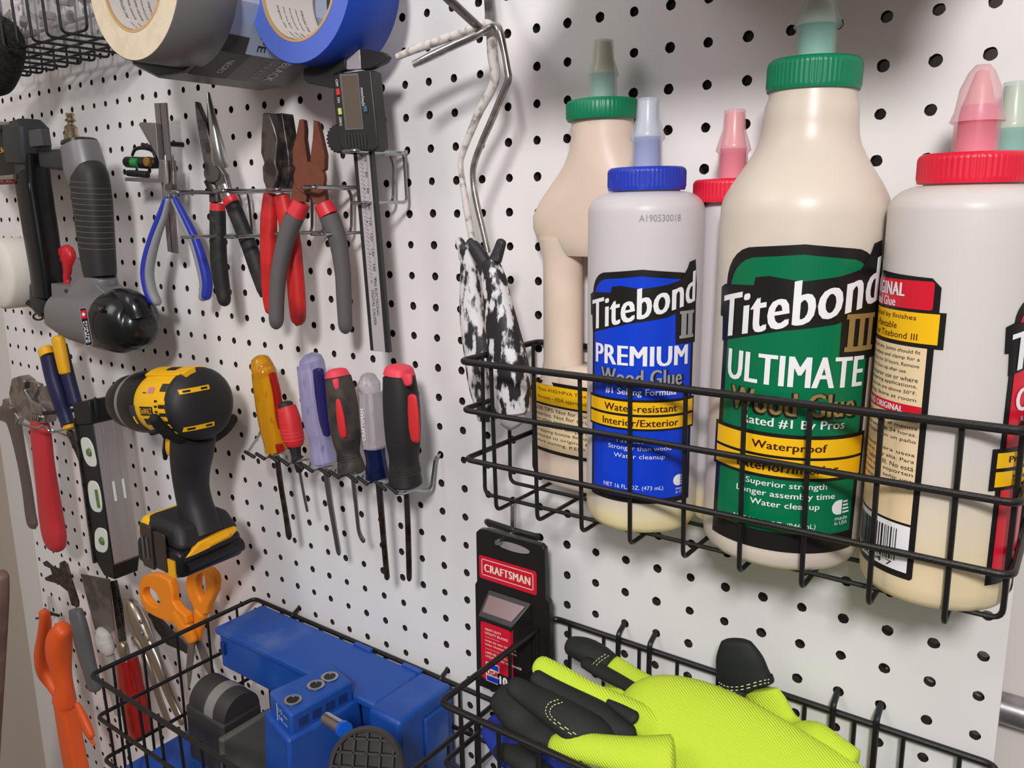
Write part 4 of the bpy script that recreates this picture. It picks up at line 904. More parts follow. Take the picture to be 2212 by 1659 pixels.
MB().limb([(54, 262, D, 58), (56, 275, D, 84), (60, 330, D, 88), (62, 352, D, 80)], .8, 20, 5, rnd=(.1, .1)).build('magazine_cap', CHARC, t)
MB().limb([(84, 282, D+.35, 36), (88, 316, D+.35, 38)], .4, 16, 6, rnd=(.1, .1)).build('latch', mat('latch_grey', (70, 70, 72), .4), t)
MB().limb([(55, 345, D+.2, 44), (62, 372, D+.2, 44)], .7, 16, 5, rnd=(.1, .1)).build('bracket', CHARC, t)
MB().limb([(95, 345, D, 36), (130, 345, D, 46), (150, 347, D, 40)], .6, 16, 4, rnd=(.1, .1)).build('bracket', CHARC, t)
MB().limb(spl([(172, 314, D, 82), (178, 340, D, 86), (185, 372, D, 90), (190, 395, D, 80)], 3), .8, 28, 2.3, rnd=(.05, .1)).build('handle_end', NGREY, t, label='bare grey casting')
MB().limb([(171, 303, D, 76), (172, 310, D, 80)], .8, 28, 2.3, rnd=(.15, .05)).build('end_ring', NBLK, t)
GS = spl([(189, 366, D+.05, 66), (193, 380, D+.05, 82), (199, 430, D+.05, 86), (205, 490, D+.05, 82), (210, 540, D+.05, 78), (214, 575, D+.05, 74), (217, 596, D+.05, 70)], 4)
g = MB().limb(GS, .82, 28, 2.3, rnd=(.3, .05)).build('handle_grip', RIBK, t)
for i in range(13):
    y = 392+i*11.8; x = float(np.interp(y, [q[1] for q in GS], [q[0] for q in GS])); w_ = float(np.interp(y, [q[1] for q in GS], [q[3] for q in GS]))+1.6
    MB().limb([(x, y, D+.05, w_), (x+.1, y+1.5, D+.05, w_)], .82, 28, 2.3, rnd=(.02, .02)).build('grip_rib', mat('rib_edge', (96, 94, 92), .4), g)
a = at(155, 300, D); b_ = at(151, 244, D); L = (Vector(b_)-Vector(a)).length
MB().lathe([(r, z*L) for r, z in ((.02, -.04), (.29, -.04), (.29, .16), (.25, .2), (.25, .34), (.26, .44), (.2, .5), (.13, .55), (.13, .64), (.2, .67), (.22, .72), (.18, .76), (.12, .8), (.16, .86), (.17, .96), (.14, 1.0), (.08, 1.0), (.07, .9))], a, Vector(b_)-Vector(a), 24).build('air_fitting', BRASS, t)
bd = MB(); bd.limb(spl([(140, 675, D, 88), (165, 680, D, 106), (195, 685, D, 118), (235, 690, D, 128), (262, 694, D, 130)], 4), 1.0, 32, 2.2, rnd=(.12, .05))
bd.limb(spl([(218, 594, D, 70), (216, 615, D, 82), (200, 650, D, 110), (186, 676, D, 110)], 4), .8, 28, 2.2, rnd=(.05, .1))
bd.pxprism([(152, 618), (156, 575), (164, 558), (178, 575), (200, 610), (235, 640), (200, 690), (112, 650), (110, 612)], D+.5, D-.5)
bd.build('body', NGREY, t, smooth=50, bevel=.05)
cp = MB(); cp.limb(spl([(256, 694, D, 134), (268, 695, D, 138), (282, 697, D, 132), (294, 700, D, 116), (302, 702, D, 96), (306, 702, D, 80)], 4), 1.0, 32, 2.15, rnd=(.05, .5))
cp.limb(spl([(252, 640, D+.1, 34), (272, 645, D+.1, 46), (290, 657, D+.1, 56), (300, 680, D, 70)], 4), 1.0, 24, 2.2, rnd=(.5, .3))
cp.build('rear_cap', NBLK, t, smooth=60)
for q in ((206, 664, D+1.0, 22), (210, 742, D+.3, 20)): MB().limb([(q[0], q[1], q[2], q[3]), (q[0]+22, q[1]+6, q[2], q[3])], 1, 18, 2.2, rnd=(.6, .4)).build('boss', NBLK, t)
for q in ((142, 628, D+.62, 8), (216, 668, D+1.15, 9)): MB().limb([(q[0], q[1], q[2], q[3]), (q[0]+2, q[1]+1, q[2]+.1, q[3])], 1, 12, 2, rnd=(.3, .3)).build('screw', DSTEEL, t)
MB().limb(spl([(131, 545, D, 20), (143, 548, D, 36), (147, 560, D, 34), (146, 580, D, 22), (143, 600, D, 14), (145, 612, D, 13)], 4), .5, 18, 2.4, rnd=(.5, .4)).build('trigger', TRIG, t)
MB().limb([(92, 618, D, 50), (94, 650, D, 52), (96, 670, D, 44)], .7, 18, 3.5, rnd=(.3, .3)).build('nose', CHARC, t)
MB().limb([(58, 652, D, 12), (80, 660, D, 22), (98, 672, D, 26)], .8, 12, 3, rnd=(.2, .2)).build('nose_tip', DSTEEL, t)
MB().tube([at(83+11*math.cos(a_), 684+7*math.sin(a_), D) for a_ in [2*PI*k/16 for k in range(16)]], .05, 8, closed=True).build('depth_ring', BSLK, t)
MB().limb([(80, 672, D, 12), (100, 682, D, 16), (112, 690, D, 14)], .8, 12, 3).build('depth_dial', BSLK, t)
MB().limb([(103, 694, D, 16), (116, 702, D, 20)], .8, 14, 2.4).build('foot', NGREY, t)
o = at(187, 706, D+1.32); fx = flatfn(o, Vector(at(190, 740, D+1.05))-Vector(at(183, 675, D+1.1)), (.97, .15, .1))
N_ = Vector((.45, .86, .12)).normalized()
Xl = (Vector(at(192, 742, D+1.15))-Vector(at(180, 672, D+1.25))).normalized(); Yl = Vector((.9, -.4, .12)).normalized()
def nfn(x, y, l):
    return tuple(Vector(at(186, 706, D+1.45))+Xl*x+Yl*y+N_*l)
mk = Marks(nfn); mk.rect(-.78, -.17, .78, .17, K_SIL, 0, .05); mk.rect(-.75, -.14, .75, .14, K_BLK, .01, .04); mk.rect(-.68, -.13, -.34, .13, K_RED, .02)
mk.poly([(-.51+.09*math.cos(PI/2*k+(PI/4 if k % 1 else 0))*(1 if True else 0), .09*math.sin(PI/2*k)) for k in range(4)], K_WHT, .03)
mk.text('PORTER', .22, .055, .9, .09, K_WHT, .02, bold=.02); mk.text('CABLE', .22, -.06, .9, .09, K_WHT, .02, bold=.02); mk.build('badge', t)

# --- cordless drill in its padded hook
DY = mat('drill_yellow', (244, 186, 16), .4, bump=.05); DK = mat('drill_rubber', (36, 35, 38), .55, bump=.15); DB = mat('drill_black', (22, 22, 24), .35)
YEL2 = mat('battery_latch_yellow', (236, 170, 24), .45)
t = thing('cordless_drill', 'yellow and black cordless drill pointing left with its battery below', 'drill', at(420, 1260, 3.1))
A0 = Vector(at(442, 872, 3.0)); A1 = Vector(at(262, 866, 3.0)); AX = (A1-A0).normalized(); LL = (A1-A0).length
def dl(prof, nm, m, par=t, n=40, ex=1.0, cen=None, **k): return MB().lathe(prof, cen or A0, AX, n, ex=ex, xdir=(0, 1, 0)).build(nm, m, par, smooth=55, **k)
dl([(max(.02, 1.37*math.sin(q_)**.8), .3-.62*math.cos(q_)) for q_ in [PI/2*k/10 for k in range(11)]]+[(1.37, .42), (1.34, .5), (.2, .52)], 'rear_housing', DK)
yb = dl([(.3, .2), (1.31, .25), (1.32, 1.0), (1.32, 1.8), (1.27, 2.4), (1.2, 2.8), (1.12, 3.0), (.3, 3.02)], 'motor_housing', DY)
dl([(.3, 2.9), (1.2, 2.92), (1.24, 3.2), (1.24, 4.0), (1.18, 4.12), (.3, 4.13)], 'clutch_collar', DB)
dl([(.3, 4.1), (1.19, 4.12), (1.19, 4.32), (.3, 4.34)], 'clutch_ring', mat('clutch_ring_grey', (150, 148, 150), .35, .5))
ck = dl([(.3, 4.3), (1.12, 4.32), (1.14, 4.6), (1.08, 5.1), (.92, 5.55), (.66, 5.8), (.2, 5.85), (.02, 5.6)], 'chuck', DB)
O_ = (Vector((0, 1, 0))-AX*AX.y).normalized(); U_ = AX.cross(Vector((0, 1, 0))).normalized(); U_ = U_ if U_.z > 0 else -U_
def ds(x, a, r):         # point on the housing: x along the axis from the rear, a = angle from straight out, up +
    a = math.radians(a); return A0+AX*x+O_*(r*math.cos(a))+U_*(r*math.sin(a))
def dmarks(r, a0=0): return Marks(lambda x, y, l: tuple(ds(-x, a0+math.degrees(y/r), r+l)), .2)
def curvebar(x0, x1, a0, a1, r, th, m, nm, par):
    mb = MB(); n = 10; rings = []
    for i in range(n+1):
        a = a0+(a1-a0)*i/n; rings.append([tuple(ds(x, a, rr)) for x, rr in ((x0, r-.15), (x1, r-.15), (x1, r+th), (x0, r+th))])
    mb.loft(rings); return mb.build(nm, m, par, bevel=.03)
curvebar(.3, 2.6, 60, 112, 1.3, .1, DY, 'top_ridge', yb); curvebar(.7, 1.5, 72, 84, 1.34, .09, DB, 'mode_slot', yb)
curvebar(.0, .8, 62, 84, 1.33, .1, DY, 'rear_ridge', yb)
curvebar(2.75, 3.1, 6, -46, 1.2, .05, CHARC, 'bit_icon_panel', yb)
curvebar(2.88, 2.96, -14, -30, 1.24, .04, DY, 'hammer_icon', yb)
curvebar(.5, .95, 44, 30, 1.3, .05, CHARC, 'side_panel', yb)
for k in range(7): curvebar(1.0, 1.18, 16-k*8.5, 12.5-k*8.5, 1.3, .035, DB, 'vent', yb)
for k in range(4): curvebar(.55, .9, 8-k*13, 3-k*13, 1.3, .045, DB, 'vent', yb)
for k in range(5): curvebar(.4, .9, 15-k*13, 9-k*13, 1.32, .06, DY, 'rib', yb)
mk = dmarks(1.325); mk.rect(-2.2, -.22, -1.32, .12, K_BLK, .01, .02); mk.text('DeWALT', -1.76, -.05, .78, .22, DY, .018, bold=.02)
mk.rect(-1.75, .62, -1.35, .86, mat('flag_pink', (206, 130, 140), .4), .01); mk.rect(-2.05, .62, -1.85, .66, K_BLK, .01)
mk.rect(-2.1, -.62, -1.25, -.35, K_BLK, .01); mk.build('lettering', yb)
for a_ in (27, -34):
    h_ = 1.37*math.sin(math.radians(a_))
    def rp(yo, hv, l):
        rr_ = min(1, math.hypot(yo, hv)/1.37); return A0+AX*(.3-.62*math.sqrt(1-rr_**2.5)-l)+O_*yo+U_*hv
    for w_, m_, l_, y0_, y1_ in ((.17, DY, .04, -.1, 1.0), (.07, DB, .055, .0, .25), (.07, DB, .055, .65, .9)):
        mb = MB(); rg = []
        for i in range(9):
            yo = y0_+(y1_-y0_)*i/8; rg.append([tuple(rp(yo, h_+w_/2, l_)), tuple(rp(yo, h_-w_/2, l_)), tuple(rp(yo, h_-w_/2, l_-.12)), tuple(rp(yo, h_+w_/2, l_-.12))])
        mb.loft(rg); mb.build('rear_vent', m_, t)
hd = MB().limb(spl([(418, 940, 3.0, 96), (414, 980, 3.0, 92), (412, 1010, 3.0, 84), (414, 1050, 3.0, 76), (422, 1090, 3.0, 76), (432, 1120, 3.0, 80), (440, 1150, 3.0, 92)], 4), 1.0, 28, 2.3, rnd=(.1, .1)).build('handle', DK, t)
MB().limb([(362, 950, 3.2, 18), (357, 975, 3.2, 14), (357, 990, 3.2, 10)], 1, 14, 2.3).build('trigger', DB, t)
MB().limb([(364, 950, 3.35, 12), (364, 970, 3.35, 13), (367, 982, 3.3, 12)], .4, 10, 3, rnd=(.2, .2)).build('side_panel', YEL2, t)
# foot and battery: a block square to the board
n4 = Vector(at(398, 1196, 4.55)); hb_ = n4.z
def blk(c0, c1, d0, d1, h0, h1, nm, m, bev=.12, top=0, par=t):
    v = [(c, d, h) for h, e in ((h0, 0), (h1, top)) for c, d in ((c0+e, d0+e*.6), (c1-e, d0+e*.6), (c1-e, d1-e*.6), (c0+e, d1-e*.6))]
    return MB().add(v, [(0, 1, 2, 3), (7, 6, 5, 4), (0, 4, 5, 1), (1, 5, 6, 2), (2, 6, 7, 3), (3, 7, 4, 0)]).build(nm, m, par, bevel=bev, seg=3)
cR = n4.x-.45
blk(cR-3.0, cR+.1, 1.7, 4.5, hb_-.15, hb_+.8, 'foot', DK, .3, .5)
blk(cR-3.1, cR-1.9, 1.75, 4.45, hb_+.0, hb_+.7, 'foot_front', DY, .2, .3)
bt = blk(cR-2.9, cR+.12, 1.75, 4.6, hb_-1.15, hb_-.1, 'battery', DB, .22, .05)
MB().add([(cR+.1, 4.35, hb_-.38), (cR+.26, 4.0, hb_-.3), (cR+.26, 2.4, hb_-.18), (cR+.2, 2.05, hb_-.02), (cR+.14, 2.0, hb_+.12), (cR+.14, 2.8, hb_+.14), (cR+.14, 3.7, hb_+.02),
          (cR-.5, 4.35, hb_-.38), (cR-.5, 4.0, hb_-.3), (cR-.5, 2.4, hb_-.18), (cR-.5, 2.05, hb_-.02), (cR-.5, 2.0, hb_+.12), (cR-.5, 2.8, hb_+.14), (cR-.5, 3.7, hb_+.02)],
         [(0, 1, 2, 3, 4, 5, 6), (13, 12, 11, 10, 9, 8, 7)]+[(i, 7+i, 7+(i+1) % 7, (i+1) % 7) for i in range(7)]).build('battery_latch', YEL2, bt, bevel=.05)
MB().tube([(cR+.24, 3.4, hb_-.12), (cR+.24, 2.5, hb_-.02)], .12, 12).build('latch_bar', YEL2, bt)
MB().tube([(cR+.05, 4.3, hb_-.8), (cR+.05, 1.85, hb_-.68)], .28, 16).build('battery_ridge', DB, bt)
MB().box(cR-2.2, cR-1.45, 4.6, 4.72, hb_-1.1, hb_+.65).build('belt_clip', mat('clip_steel', (98, 86, 82), .35, .8), t, bevel=.03)
MB().box(cR-1.35, cR-.6, 4.6, 4.68, hb_-1.0, hb_+.5).build('bit_holder', mat('bit_plate', (84, 72, 66), .4, .7), t, bevel=.03)
MB().box(cR-.65, cR-.15, 4.58, 4.64, hb_-1.1, hb_-.45).build('battery_label', YEL2, bt)
for sg in (-2.0, -1.7): MB().tube([(cR+sg, 4.75, hb_-.7), (cR+sg, 4.75, hb_+.2)], .04, 8).build('bit', BRITE, t)
PAD = mat('foam_pad', (24, 23, 24), .8, bump=.4, bscale=500)
t = thing('padded_hook', 'black foam padded double hook cradling the drill', 'hook', at(430, 950, .2))
MB().limb(spl([(502, 905, .5, 24), (485, 928, 1.2, 24), (455, 948, 2.0, 24), (420, 955, 2.9, 26), (385, 945, 3.8, 26), (350, 925, 4.5, 26), (334, 905, 4.8, 26)], 5), 1, 16, 2, rnd=(.8, 1)).build('arm', PAD, t)
MB().limb(spl([(345, 908, .5, 20), (320, 915, 1.3, 20), (292, 910, 2.3, 17), (268, 893, 3.2, 16), (256, 868, 3.9, 16)], 5), 1, 16, 2, rnd=(.8, 1)).build('arm', PAD, t)
MB().limb([(502, 905, .35, 20), (420, 908, .35, 18), (345, 908, .35, 18)], 1, 14, 2).build('back_bar', PAD, t)
MB().limb([(328, 935, 4.3, 12), (345, 930, 4.2, 12)], 1, 12, 2).build('stub', PAD, t)

# --- red-handled adjustable wrench and what hangs round it
GWR = 'wrenches hung at the left'
t = thing('adjustable_wrench', 'adjustable wrench with a red handle and polished jaws', 'wrench', at(118, 1185, 2.0)); RH = mat('red_dipped_handle', (198, 52, 58), .45, bump=.08)
h = MB().limb(spl([(84, 905, 2.2, 36), (88, 935, 2.2, 44), (94, 990, 2.2, 44), (102, 1050, 2.1, 47), (110, 1110, 2.0, 51), (116, 1150, 2.0, 52), (119, 1168, 2.0, 48)], 4), .5, 24, 2.4, rnd=(.2, .8)).build('handle', RH, t)
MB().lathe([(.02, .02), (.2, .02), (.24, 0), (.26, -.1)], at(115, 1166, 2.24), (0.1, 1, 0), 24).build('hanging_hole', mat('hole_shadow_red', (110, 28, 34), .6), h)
WS = mat('worn_chrome', (166, 158, 152), .3, .85, col2=(128, 120, 114), scale=70)
MB().pxprism([(24, 818), (38, 813), (52, 824), (50, 842), (66, 866), (76, 870), (85, 874), (100, 892), (96, 915), (70, 918), (45, 900), (22, 872), (18, 850)], 2.5, 1.9).build('head', WS, t, bevel=.08)
MB().pxprism([(52, 846), (66, 868), (84, 835), (82, 830), (60, 822)], 2.3, 2.05).build('jaw', WS, t, bevel=.03)
for i in range(4): MB().tube([at(68+i*4+1.5*math.cos(a_), 900+i*1.2+7*math.sin(a_), 2.5+.12*math.cos(a_)) for a_ in [2*PI*k/12 for k in range(12)]], .035, 6, closed=True).build('knurl', BRITE, t)
t = thing('wrench', 'plain dull steel wrench behind the red-handled one at the far left', 'wrench', at(70, 1140, 1.4), GWR)
MB().limb(spl([(20, 880, 1.6, 40), (32, 920, 1.5, 28), (46, 985, 1.4, 22), (58, 1050, 1.3, 21), (66, 1110, 1.3, 22), (70, 1130, 1.3, 22)], 4), .4, 16, 3, rnd=(.3, .8)).build('shank', mat('dull_steel', (124, 112, 104), .5, .6), t)
MB().pxprism([(6, 862), (20, 862), (26, 885), (40, 905), (28, 925), (8, 912), (-10, 905), (-30, 900), (-30, 888), (0, 888)], 1.7, 1.3).build('head', WS, t, bevel=.05)
t = thing('steel_plate_tool', 'bright flat steel blade behind the blue-handled tools', 'scraper', at(110, 890, 1.2))
MB().pxprism([(82, 838), (104, 832), (124, 888), (112, 905), (88, 905), (76, 880)], 1.3, 1.2).build('blade', BRITE, t)
NAVYG = mat('navy_grip', (32, 34, 72), .5, bump=.1); YG = mat('yellow_grip', (238, 176, 28), .45)
t = thing('snips', 'snips with a pair of navy handles capped in yellow', 'snips', at(150, 930, 2.2))
g = MB().limb(spl([(103, 768, 2.4, 33), (112, 810, 2.4, 33), (124, 850, 2.4, 33), (138, 890, 2.3, 32), (148, 918, 2.3, 29)], 4), .7, 20, 2.4, rnd=(.1, .1)).build('handle', NAVYG, t)
MB().limb([(97, 754, 2.4, 32), (102, 768, 2.4, 33)], .7, 20, 2.4, rnd=(.35, .05)).build('end_cap', YG, g)
MB().limb([(148, 918, 2.3, 28), (150, 925, 2.3, 26)], .7, 20, 2.4, rnd=(.05, .2)).build('collar', YG, g)
g = MB().limb(spl([(130, 745, 2.0, 30), (143, 800, 2.0, 31), (154, 840, 2.0, 30), (163, 872, 2.0, 30)], 4), .7, 20, 2.4, rnd=(.1, .3)).build('handle', NAVYG, t)
MB().limb(spl([(125, 732, 2.15, 28), (132, 765, 2.15, 28), (140, 805, 2.15, 25)], 4), .6, 20, 2.6, rnd=(.5, .3)).build('yellow_cap', YG, g)
MB().limb([(152, 936, 2.1, 16), (168, 975, 2.0, 12), (180, 1010, 2.0, 8)], .7, 12, 2.4).build('blade', DSTEEL, t)
t = thing('plier_holder', 'chrome wire loops around the wrench and the snips', 'hook', at(120, 925, .2), 'chrome plier holders')
MB().tube(spl([at(170, 930, .3), at(150, 925, 1.2), at(120, 933, 2.0), at(108, 932, 2.9), at(95, 920, 2.9), at(78, 925, 3.2), at(40, 913, 3.6)], 6), .06, 8).build('loop', CHROME, t)
MB().tube(spl([at(162, 946, .3), at(150, 944, .8), at(125, 934, 1.6), at(112, 930, 2.6)], 6), .06, 8).build('loop', CHROME, t)
MB().tube([at(92, 893, 3.0), at(182, 884, 1.2)], .1, 10).build('bar', DSTEEL, t)

# --- spirit level
LVB = mat('level_black', (22, 22, 24), .45, bump=.05); LVS = mat('level_aluminium', (172, 166, 166), .38, .55, bump=.03); VIA = mat('vial_white', (216, 220, 214), .35); VG = mat('vial_green', (96, 120, 60), .25)
t = thing('spirit_level', 'black spirit level with three white vial windows and a grooved aluminium edge', 'level', at(215, 1250, 2.0))
TL_, TR_, BR_, BL_ = at(166, 918, 2.75), at(199, 916, 2.75), at(244, 1221, 2.75), at(206, 1208, 2.75)
def lv(s_, k, off=0):     # s_ 0..1 across the black face, k 0..1 down
    a_ = Vector(TL_).lerp(Vector(TR_), s_); b2 = Vector(BL_).lerp(Vector(BR_), s_); p_ = a_.lerp(b2, k); return (p_.x, p_.y+off, p_.z)
bk = -1.25
MB().hexa([lv(0, 0), lv(1, 0), lv(1, 1), lv(0, 1), lv(0, 0, bk), lv(1, 0, bk), lv(1, 1, bk), lv(0, 1, bk)]).build('body', LVB, t, bevel=.04)
def plus(p_, x): return (p_[0]+x, p_[1], p_[2])
MB().hexa([plus(lv(1, 0, -.06), -.1), plus(lv(1, 0, -.06), .03), plus(lv(1, 1, -.06), .03), plus(lv(1, 1, -.06), -.1), plus(lv(1, 0, bk-.05), -.1), plus(lv(1, 0, bk-.05), .03), plus(lv(1, 1, bk-.05), .03), plus(lv(1, 1, bk-.05), -.1)]).build('aluminium_edge', LVS, t, label='grooved aluminium edge')
for dd in (-.28, -.45, -.95): MB().tube([plus(lv(1, .01, dd), .03), plus(lv(1, .99, dd), .03)], .03, 8).build('groove_ridge', LVS, t)
for dd in (-.55, -1.0):
    MB().tube([plus(lv(1, .42, dd), .04), plus(lv(1, .56, dd), .04)], .07, 10).build('slot_window', VIA, t)
MB().hexa([lv(-.05, -.16, .05), lv(1.05, -.16, .05), lv(1.05, .0, .05), lv(-.05, .0, .05), lv(-.05, -.16, bk-.15), lv(1.05, -.16, bk-.15), lv(1.05, .0, bk-.15), lv(-.05, .0, bk-.15)]).build('end_cap', LVB, t, bevel=.06)
MB().hexa([lv(-.0, 1.0, .02), lv(1.03, .99, .02), lv(.85, 1.12, -.1), lv(.25, 1.12, -.1), lv(-.0, 1.0, bk-.05), lv(1.03, .99, bk-.05), lv(.85, 1.12, bk), lv(.25, 1.12, bk)]).build('end_cap', LVB, t, bevel=.05)
MB().hexa([lv(-.1, -.05, .08), lv(-.02, -.05, .08), lv(-.02, 1.03, .08), lv(-.1, 1.03, .08), lv(-.1, -.05, bk), lv(-.02, -.05, bk), lv(-.02, 1.03, bk), lv(-.1, 1.03, bk)]).build('steel_edge', STEEL, t)
for k0, k1, dg in ((.09, .30, .3), (.40, .63, 0), (.74, .93, -.3)):
    ov = [(.5+.42*math.copysign(abs(math.cos(a_))**.7, math.cos(a_))+dg*.5*(math.sin(a_)), (k0+k1)/2+(k1-k0)/2*math.copysign(abs(math.sin(a_))**.7, math.sin(a_))) for a_ in [2*PI*i/28 for i in range(28)]]
    f = MB().prism([lv(x*.9+.08, y, .03) for x, y in ov], (0, -.1, 0)).build('vial_window', VIA, t, bevel=.03)
    c1 = ((k0+k1)/2)
    if dg: MB().lathe([(.02, .09), (.16, .09), (.2, .02), (.2, -.02)], lv(.62, c1, .03), (0, 1, 0), 20).build('vial', VG, f)
    else: MB().prism([lv(x, y, .06) for x, y in ((.62, .46), (.78, .46), (.80, .59), (.64, .59))], (0, -.04, 0)).build('vial', VG, f)
t = thing('black_clamp', 'black plastic clamp block over the top of the spirit level', 'clamp', at(210, 890, 1.5))
MB().hexa([at(176, 868, 2.6), at(205, 858, 2.6), at(210, 905, 2.6), at(182, 912, 2.6), at(215, 862, 1.2), at(262, 870, .9), at(262, 905, .9), at(222, 905, 1.2)]).build('block', PAD, t, bevel=.08)
MB().limb([(236, 862, 1.4, 34), (248, 885, 1.4, 40), (254, 905, 1.4, 36)], .8, 16, 3.5, rnd=(.2, .2)).build('jaw', PAD, t)

# --- things cut by the left edge of the frame
t = thing('paper_roll', 'white round roll at the left edge of the picture', 'roll', at(-20, 600, 2.6))
MB().lathe([(.3, -2.2), (1.62, -2.2), (1.66, -2.15), (1.66, -.2), (1.5, -.03), (.5, 0), (.3, -.05)], at(-10, 592, 3.4), (0.0, 1, 0), 56, ex=1).build('roll', mat('white_foam', (222, 216, 206), .8, bump=.3, bscale=200), t, smooth=50)
t = thing('power_tool_battery', 'black tool with yellow lettering cut off by the left edge', 'power tool', at(10, 400, 2.4))
MB().hexa([at(-60, 262, 3.3), at(26, 262, 3.0), at(36, 385, 3.0), at(-50, 392, 3.3), at(-40, 265, 1.0), at(46, 264, .9), at(48, 380, .9), at(-30, 385, 1.0)]).build('case', BSLK, t, bevel=.1)
MB().tube([at(-60, 272, 3.2), at(24, 266, 3.05)], .09, 8).build('top_rail', BRITE, t)
MB().tube([at(-50, 390, 3.3), at(34, 382, 3.05)], .13, 8).build('bottom_rail', BRITE, t)
MB().tube([at(-50, 398, 3.3), at(34, 394, 3.05)], .07, 8).build('red_line', mat('dark_red', (110, 30, 30), .5), t)
o = at(-4, 325, 3.2); mk = Marks(flatfn(o, Vector(at(20, 322, 3.12))-Vector(at(-40, 330, 3.28)), (0, 0, 1)))
mk.text('Shock', -.15, .0, 1.5, .26, YG, .03); mk.poly([(.32*math.cos(a_)*r_+.1, .65+.32*math.sin(a_)*r_) for r_, R_ in ((1, PI), (.55, PI)) for a_ in ([PI*k/8 for k in range(9)] if r_ == 1 else [PI*k/8 for k in range(8, -1, -1)])], YG, .03); mk.build('lettering', t)
t = thing('black_mesh_bag', 'bulky black bag hanging at the upper left corner', 'bag', at(10, 190, 3))
b = MB(); b.limb(spl([(2, 52, 3.6, 40), (12, 75, 3.6, 70), (18, 105, 3.4, 80), (8, 140, 3.2, 88), (-6, 170, 3.0, 84), (-18, 190, 3.0, 50)], 5), .9, 24, 2, rnd=(.6, .8)); b.build('bag', mat('black_cloth', (22, 22, 22), .9, col2=(44, 44, 42), scale=260, bump=.9, bscale=160), t)

# ================================================================ the blister card of blades on its hook
CARDK = mat('card_black', (30, 27, 28), .32, bump=.05); CARDR = mat('card_red', (206, 24, 50), .32); CREAM = mat('card_cream', (240, 216, 200), .4)
t = thing('hook', 'steel peg hook with a black cross bar above the blade pack', 'hook', (-.5, 0, -14.2))
q0 = at(1108, 1088, .15); q1 = at(1108, 1153, .22)
MB().tube(bent([(q0[0], -.3, q0[2]+.3), (q0[0], .0, q0[2]+.06), q0, q1, at(1074, 1172, 1.5)], .12), .085, 12).build('peg', BRITE, t)
MB().tube(bent([at(1052, 1126, -.15), at(1054, 1128, .12), at(1108, 1146, .2), at(1160, 1160, .12), at(1166, 1156, -.15)], .1), .11, 10).build('cross_bar', BLKP, t)
t = thing('blade_pack', 'black and red hanging pack of utility blades', 'blade pack', at(1100, 1480, .8))
P = lambda u, v, d=1.15: at(u, v, d)
card = MB().pxprism([(1036, 1143), (1050, 1144), (1168, 1177), (1176, 1186), (1178, 1290), (1186, 1302), (1190, 1420), (1190, 1500), (1030, 1482), (1026, 1262), (1030, 1255), (1028, 1150)], 1.15, .95).build('card', CARDK, t, bevel=.02)
# the printed panels are laid out on the card's own plane
O = Vector(P(1030, 1150)); Xc = Vector((1, 0, 0)); 
def cf(d):
    def f(x, y, l): return (x, d+l, y)
    return f
def cc(u, v, d=1.15): q = at(u, v, d); return q[0], q[2]
mk = Marks(cf(1.15))
x0, y1 = cc(1034, 1197); x1, y0 = cc(1160, 1287); yt0 = cc(1034, 1197)[1]; ym = cc(1034, 1245)[1]; y0 = ym-.02
mk.rect(x0+.02, y0, x1, yt0, CARDR, .01, .08)
def fr(a, b, c, d, w, m, l):
    for q in ((a, b, c, b+w), (a, d-w, c, d), (a, b, a+w, d), (c-w, b, c, d)): mk.rect(*q, m, l)
fr(x0+.12, y0+.13, x1-.12, yt0-.1, .025, CREAM, .018)
mk.text('CRAFTSMAN', (x0+x1)/2, (y0+yt0)/2+.01, x1-x0-.44, .26, CREAM, .02, bold=.05); mk.build('brand_panel', t)
hx, hy = cc(1108, 1182); MB().prism([(hx+.62*math.cos(a_)*1.0, 1.17, hy-.0+.13*math.sin(a_)) for a_ in [2*PI*k/24 for k in range(24)]], (0, -.02, 0)).build('hanger_slot', mat('slot_grey', (150, 140, 140), .6), t)
# the raised case in front of the card
b0 = 1.75
xl, ht = cc(1030, 1262, 1.6); 
q1 = at(1030, 1268, b0); q2 = at(1102, 1322, b0); q4 = at(1032, 1480, b0)
cl = q1[0]; cr = q2[0]+.02; hT = min(q1[2], q2[2]+.1); hB = q4[2]
MB().hexa([(cl, b0, hT-.62), (cr, b0, hT-.62), (cr, b0, hB), (cl, b0, hB), (cl, 1.15, hT+.05), (cr+.35, 1.15, hT+.05), (cr+.35, 1.15, hB), (cl, 1.15, hB)]).build('case', CARDK, t, bevel=.03)
MB().hexa([(cl+.12, b0-.1, hT-.47), (cr-.05, b0-.1, hT-.47), (cr-.05, b0-.12, hT-.6), (cl+.12, b0-.12, hT-.6), (cl+.12, 1.3, hT-.06), (cr+.2, 1.3, hT-.06), (cr+.2, 1.25, hT-.2), (cl+.12, 1.25, hT-.2)]).build('case_window', mat('blade_seen_through_case', (126, 104, 106), .2, .3), t)
mk = Marks(cf(b0)); pr_ = (cl+.12, hB+.35, cr-.0, hT-.72)
mk.rect(*pr_, CARDR, .01, .1)
xx = cl+.3
for i, s_ in enumerate(('HEAVY DUTY', 'UTILITY BLADES', '', 'HOJA DE USO GENERAL', 'PARA TRABAJO PESADO', '', 'LAME DE COUTEAU', 'UTILITAIRE DE RECHANGE')):
    if s_: mk.text(s_, xx, pr_[3]-.22-i*.13, .062*len(s_), .075, CREAM, .018, bold=.03, align='L')
    else: mk.rect(xx, pr_[3]-.22-i*.13-.005, xx+.55, pr_[3]-.22-i*.13+.005, CREAM, .018)
uy = pr_[3]-1.62
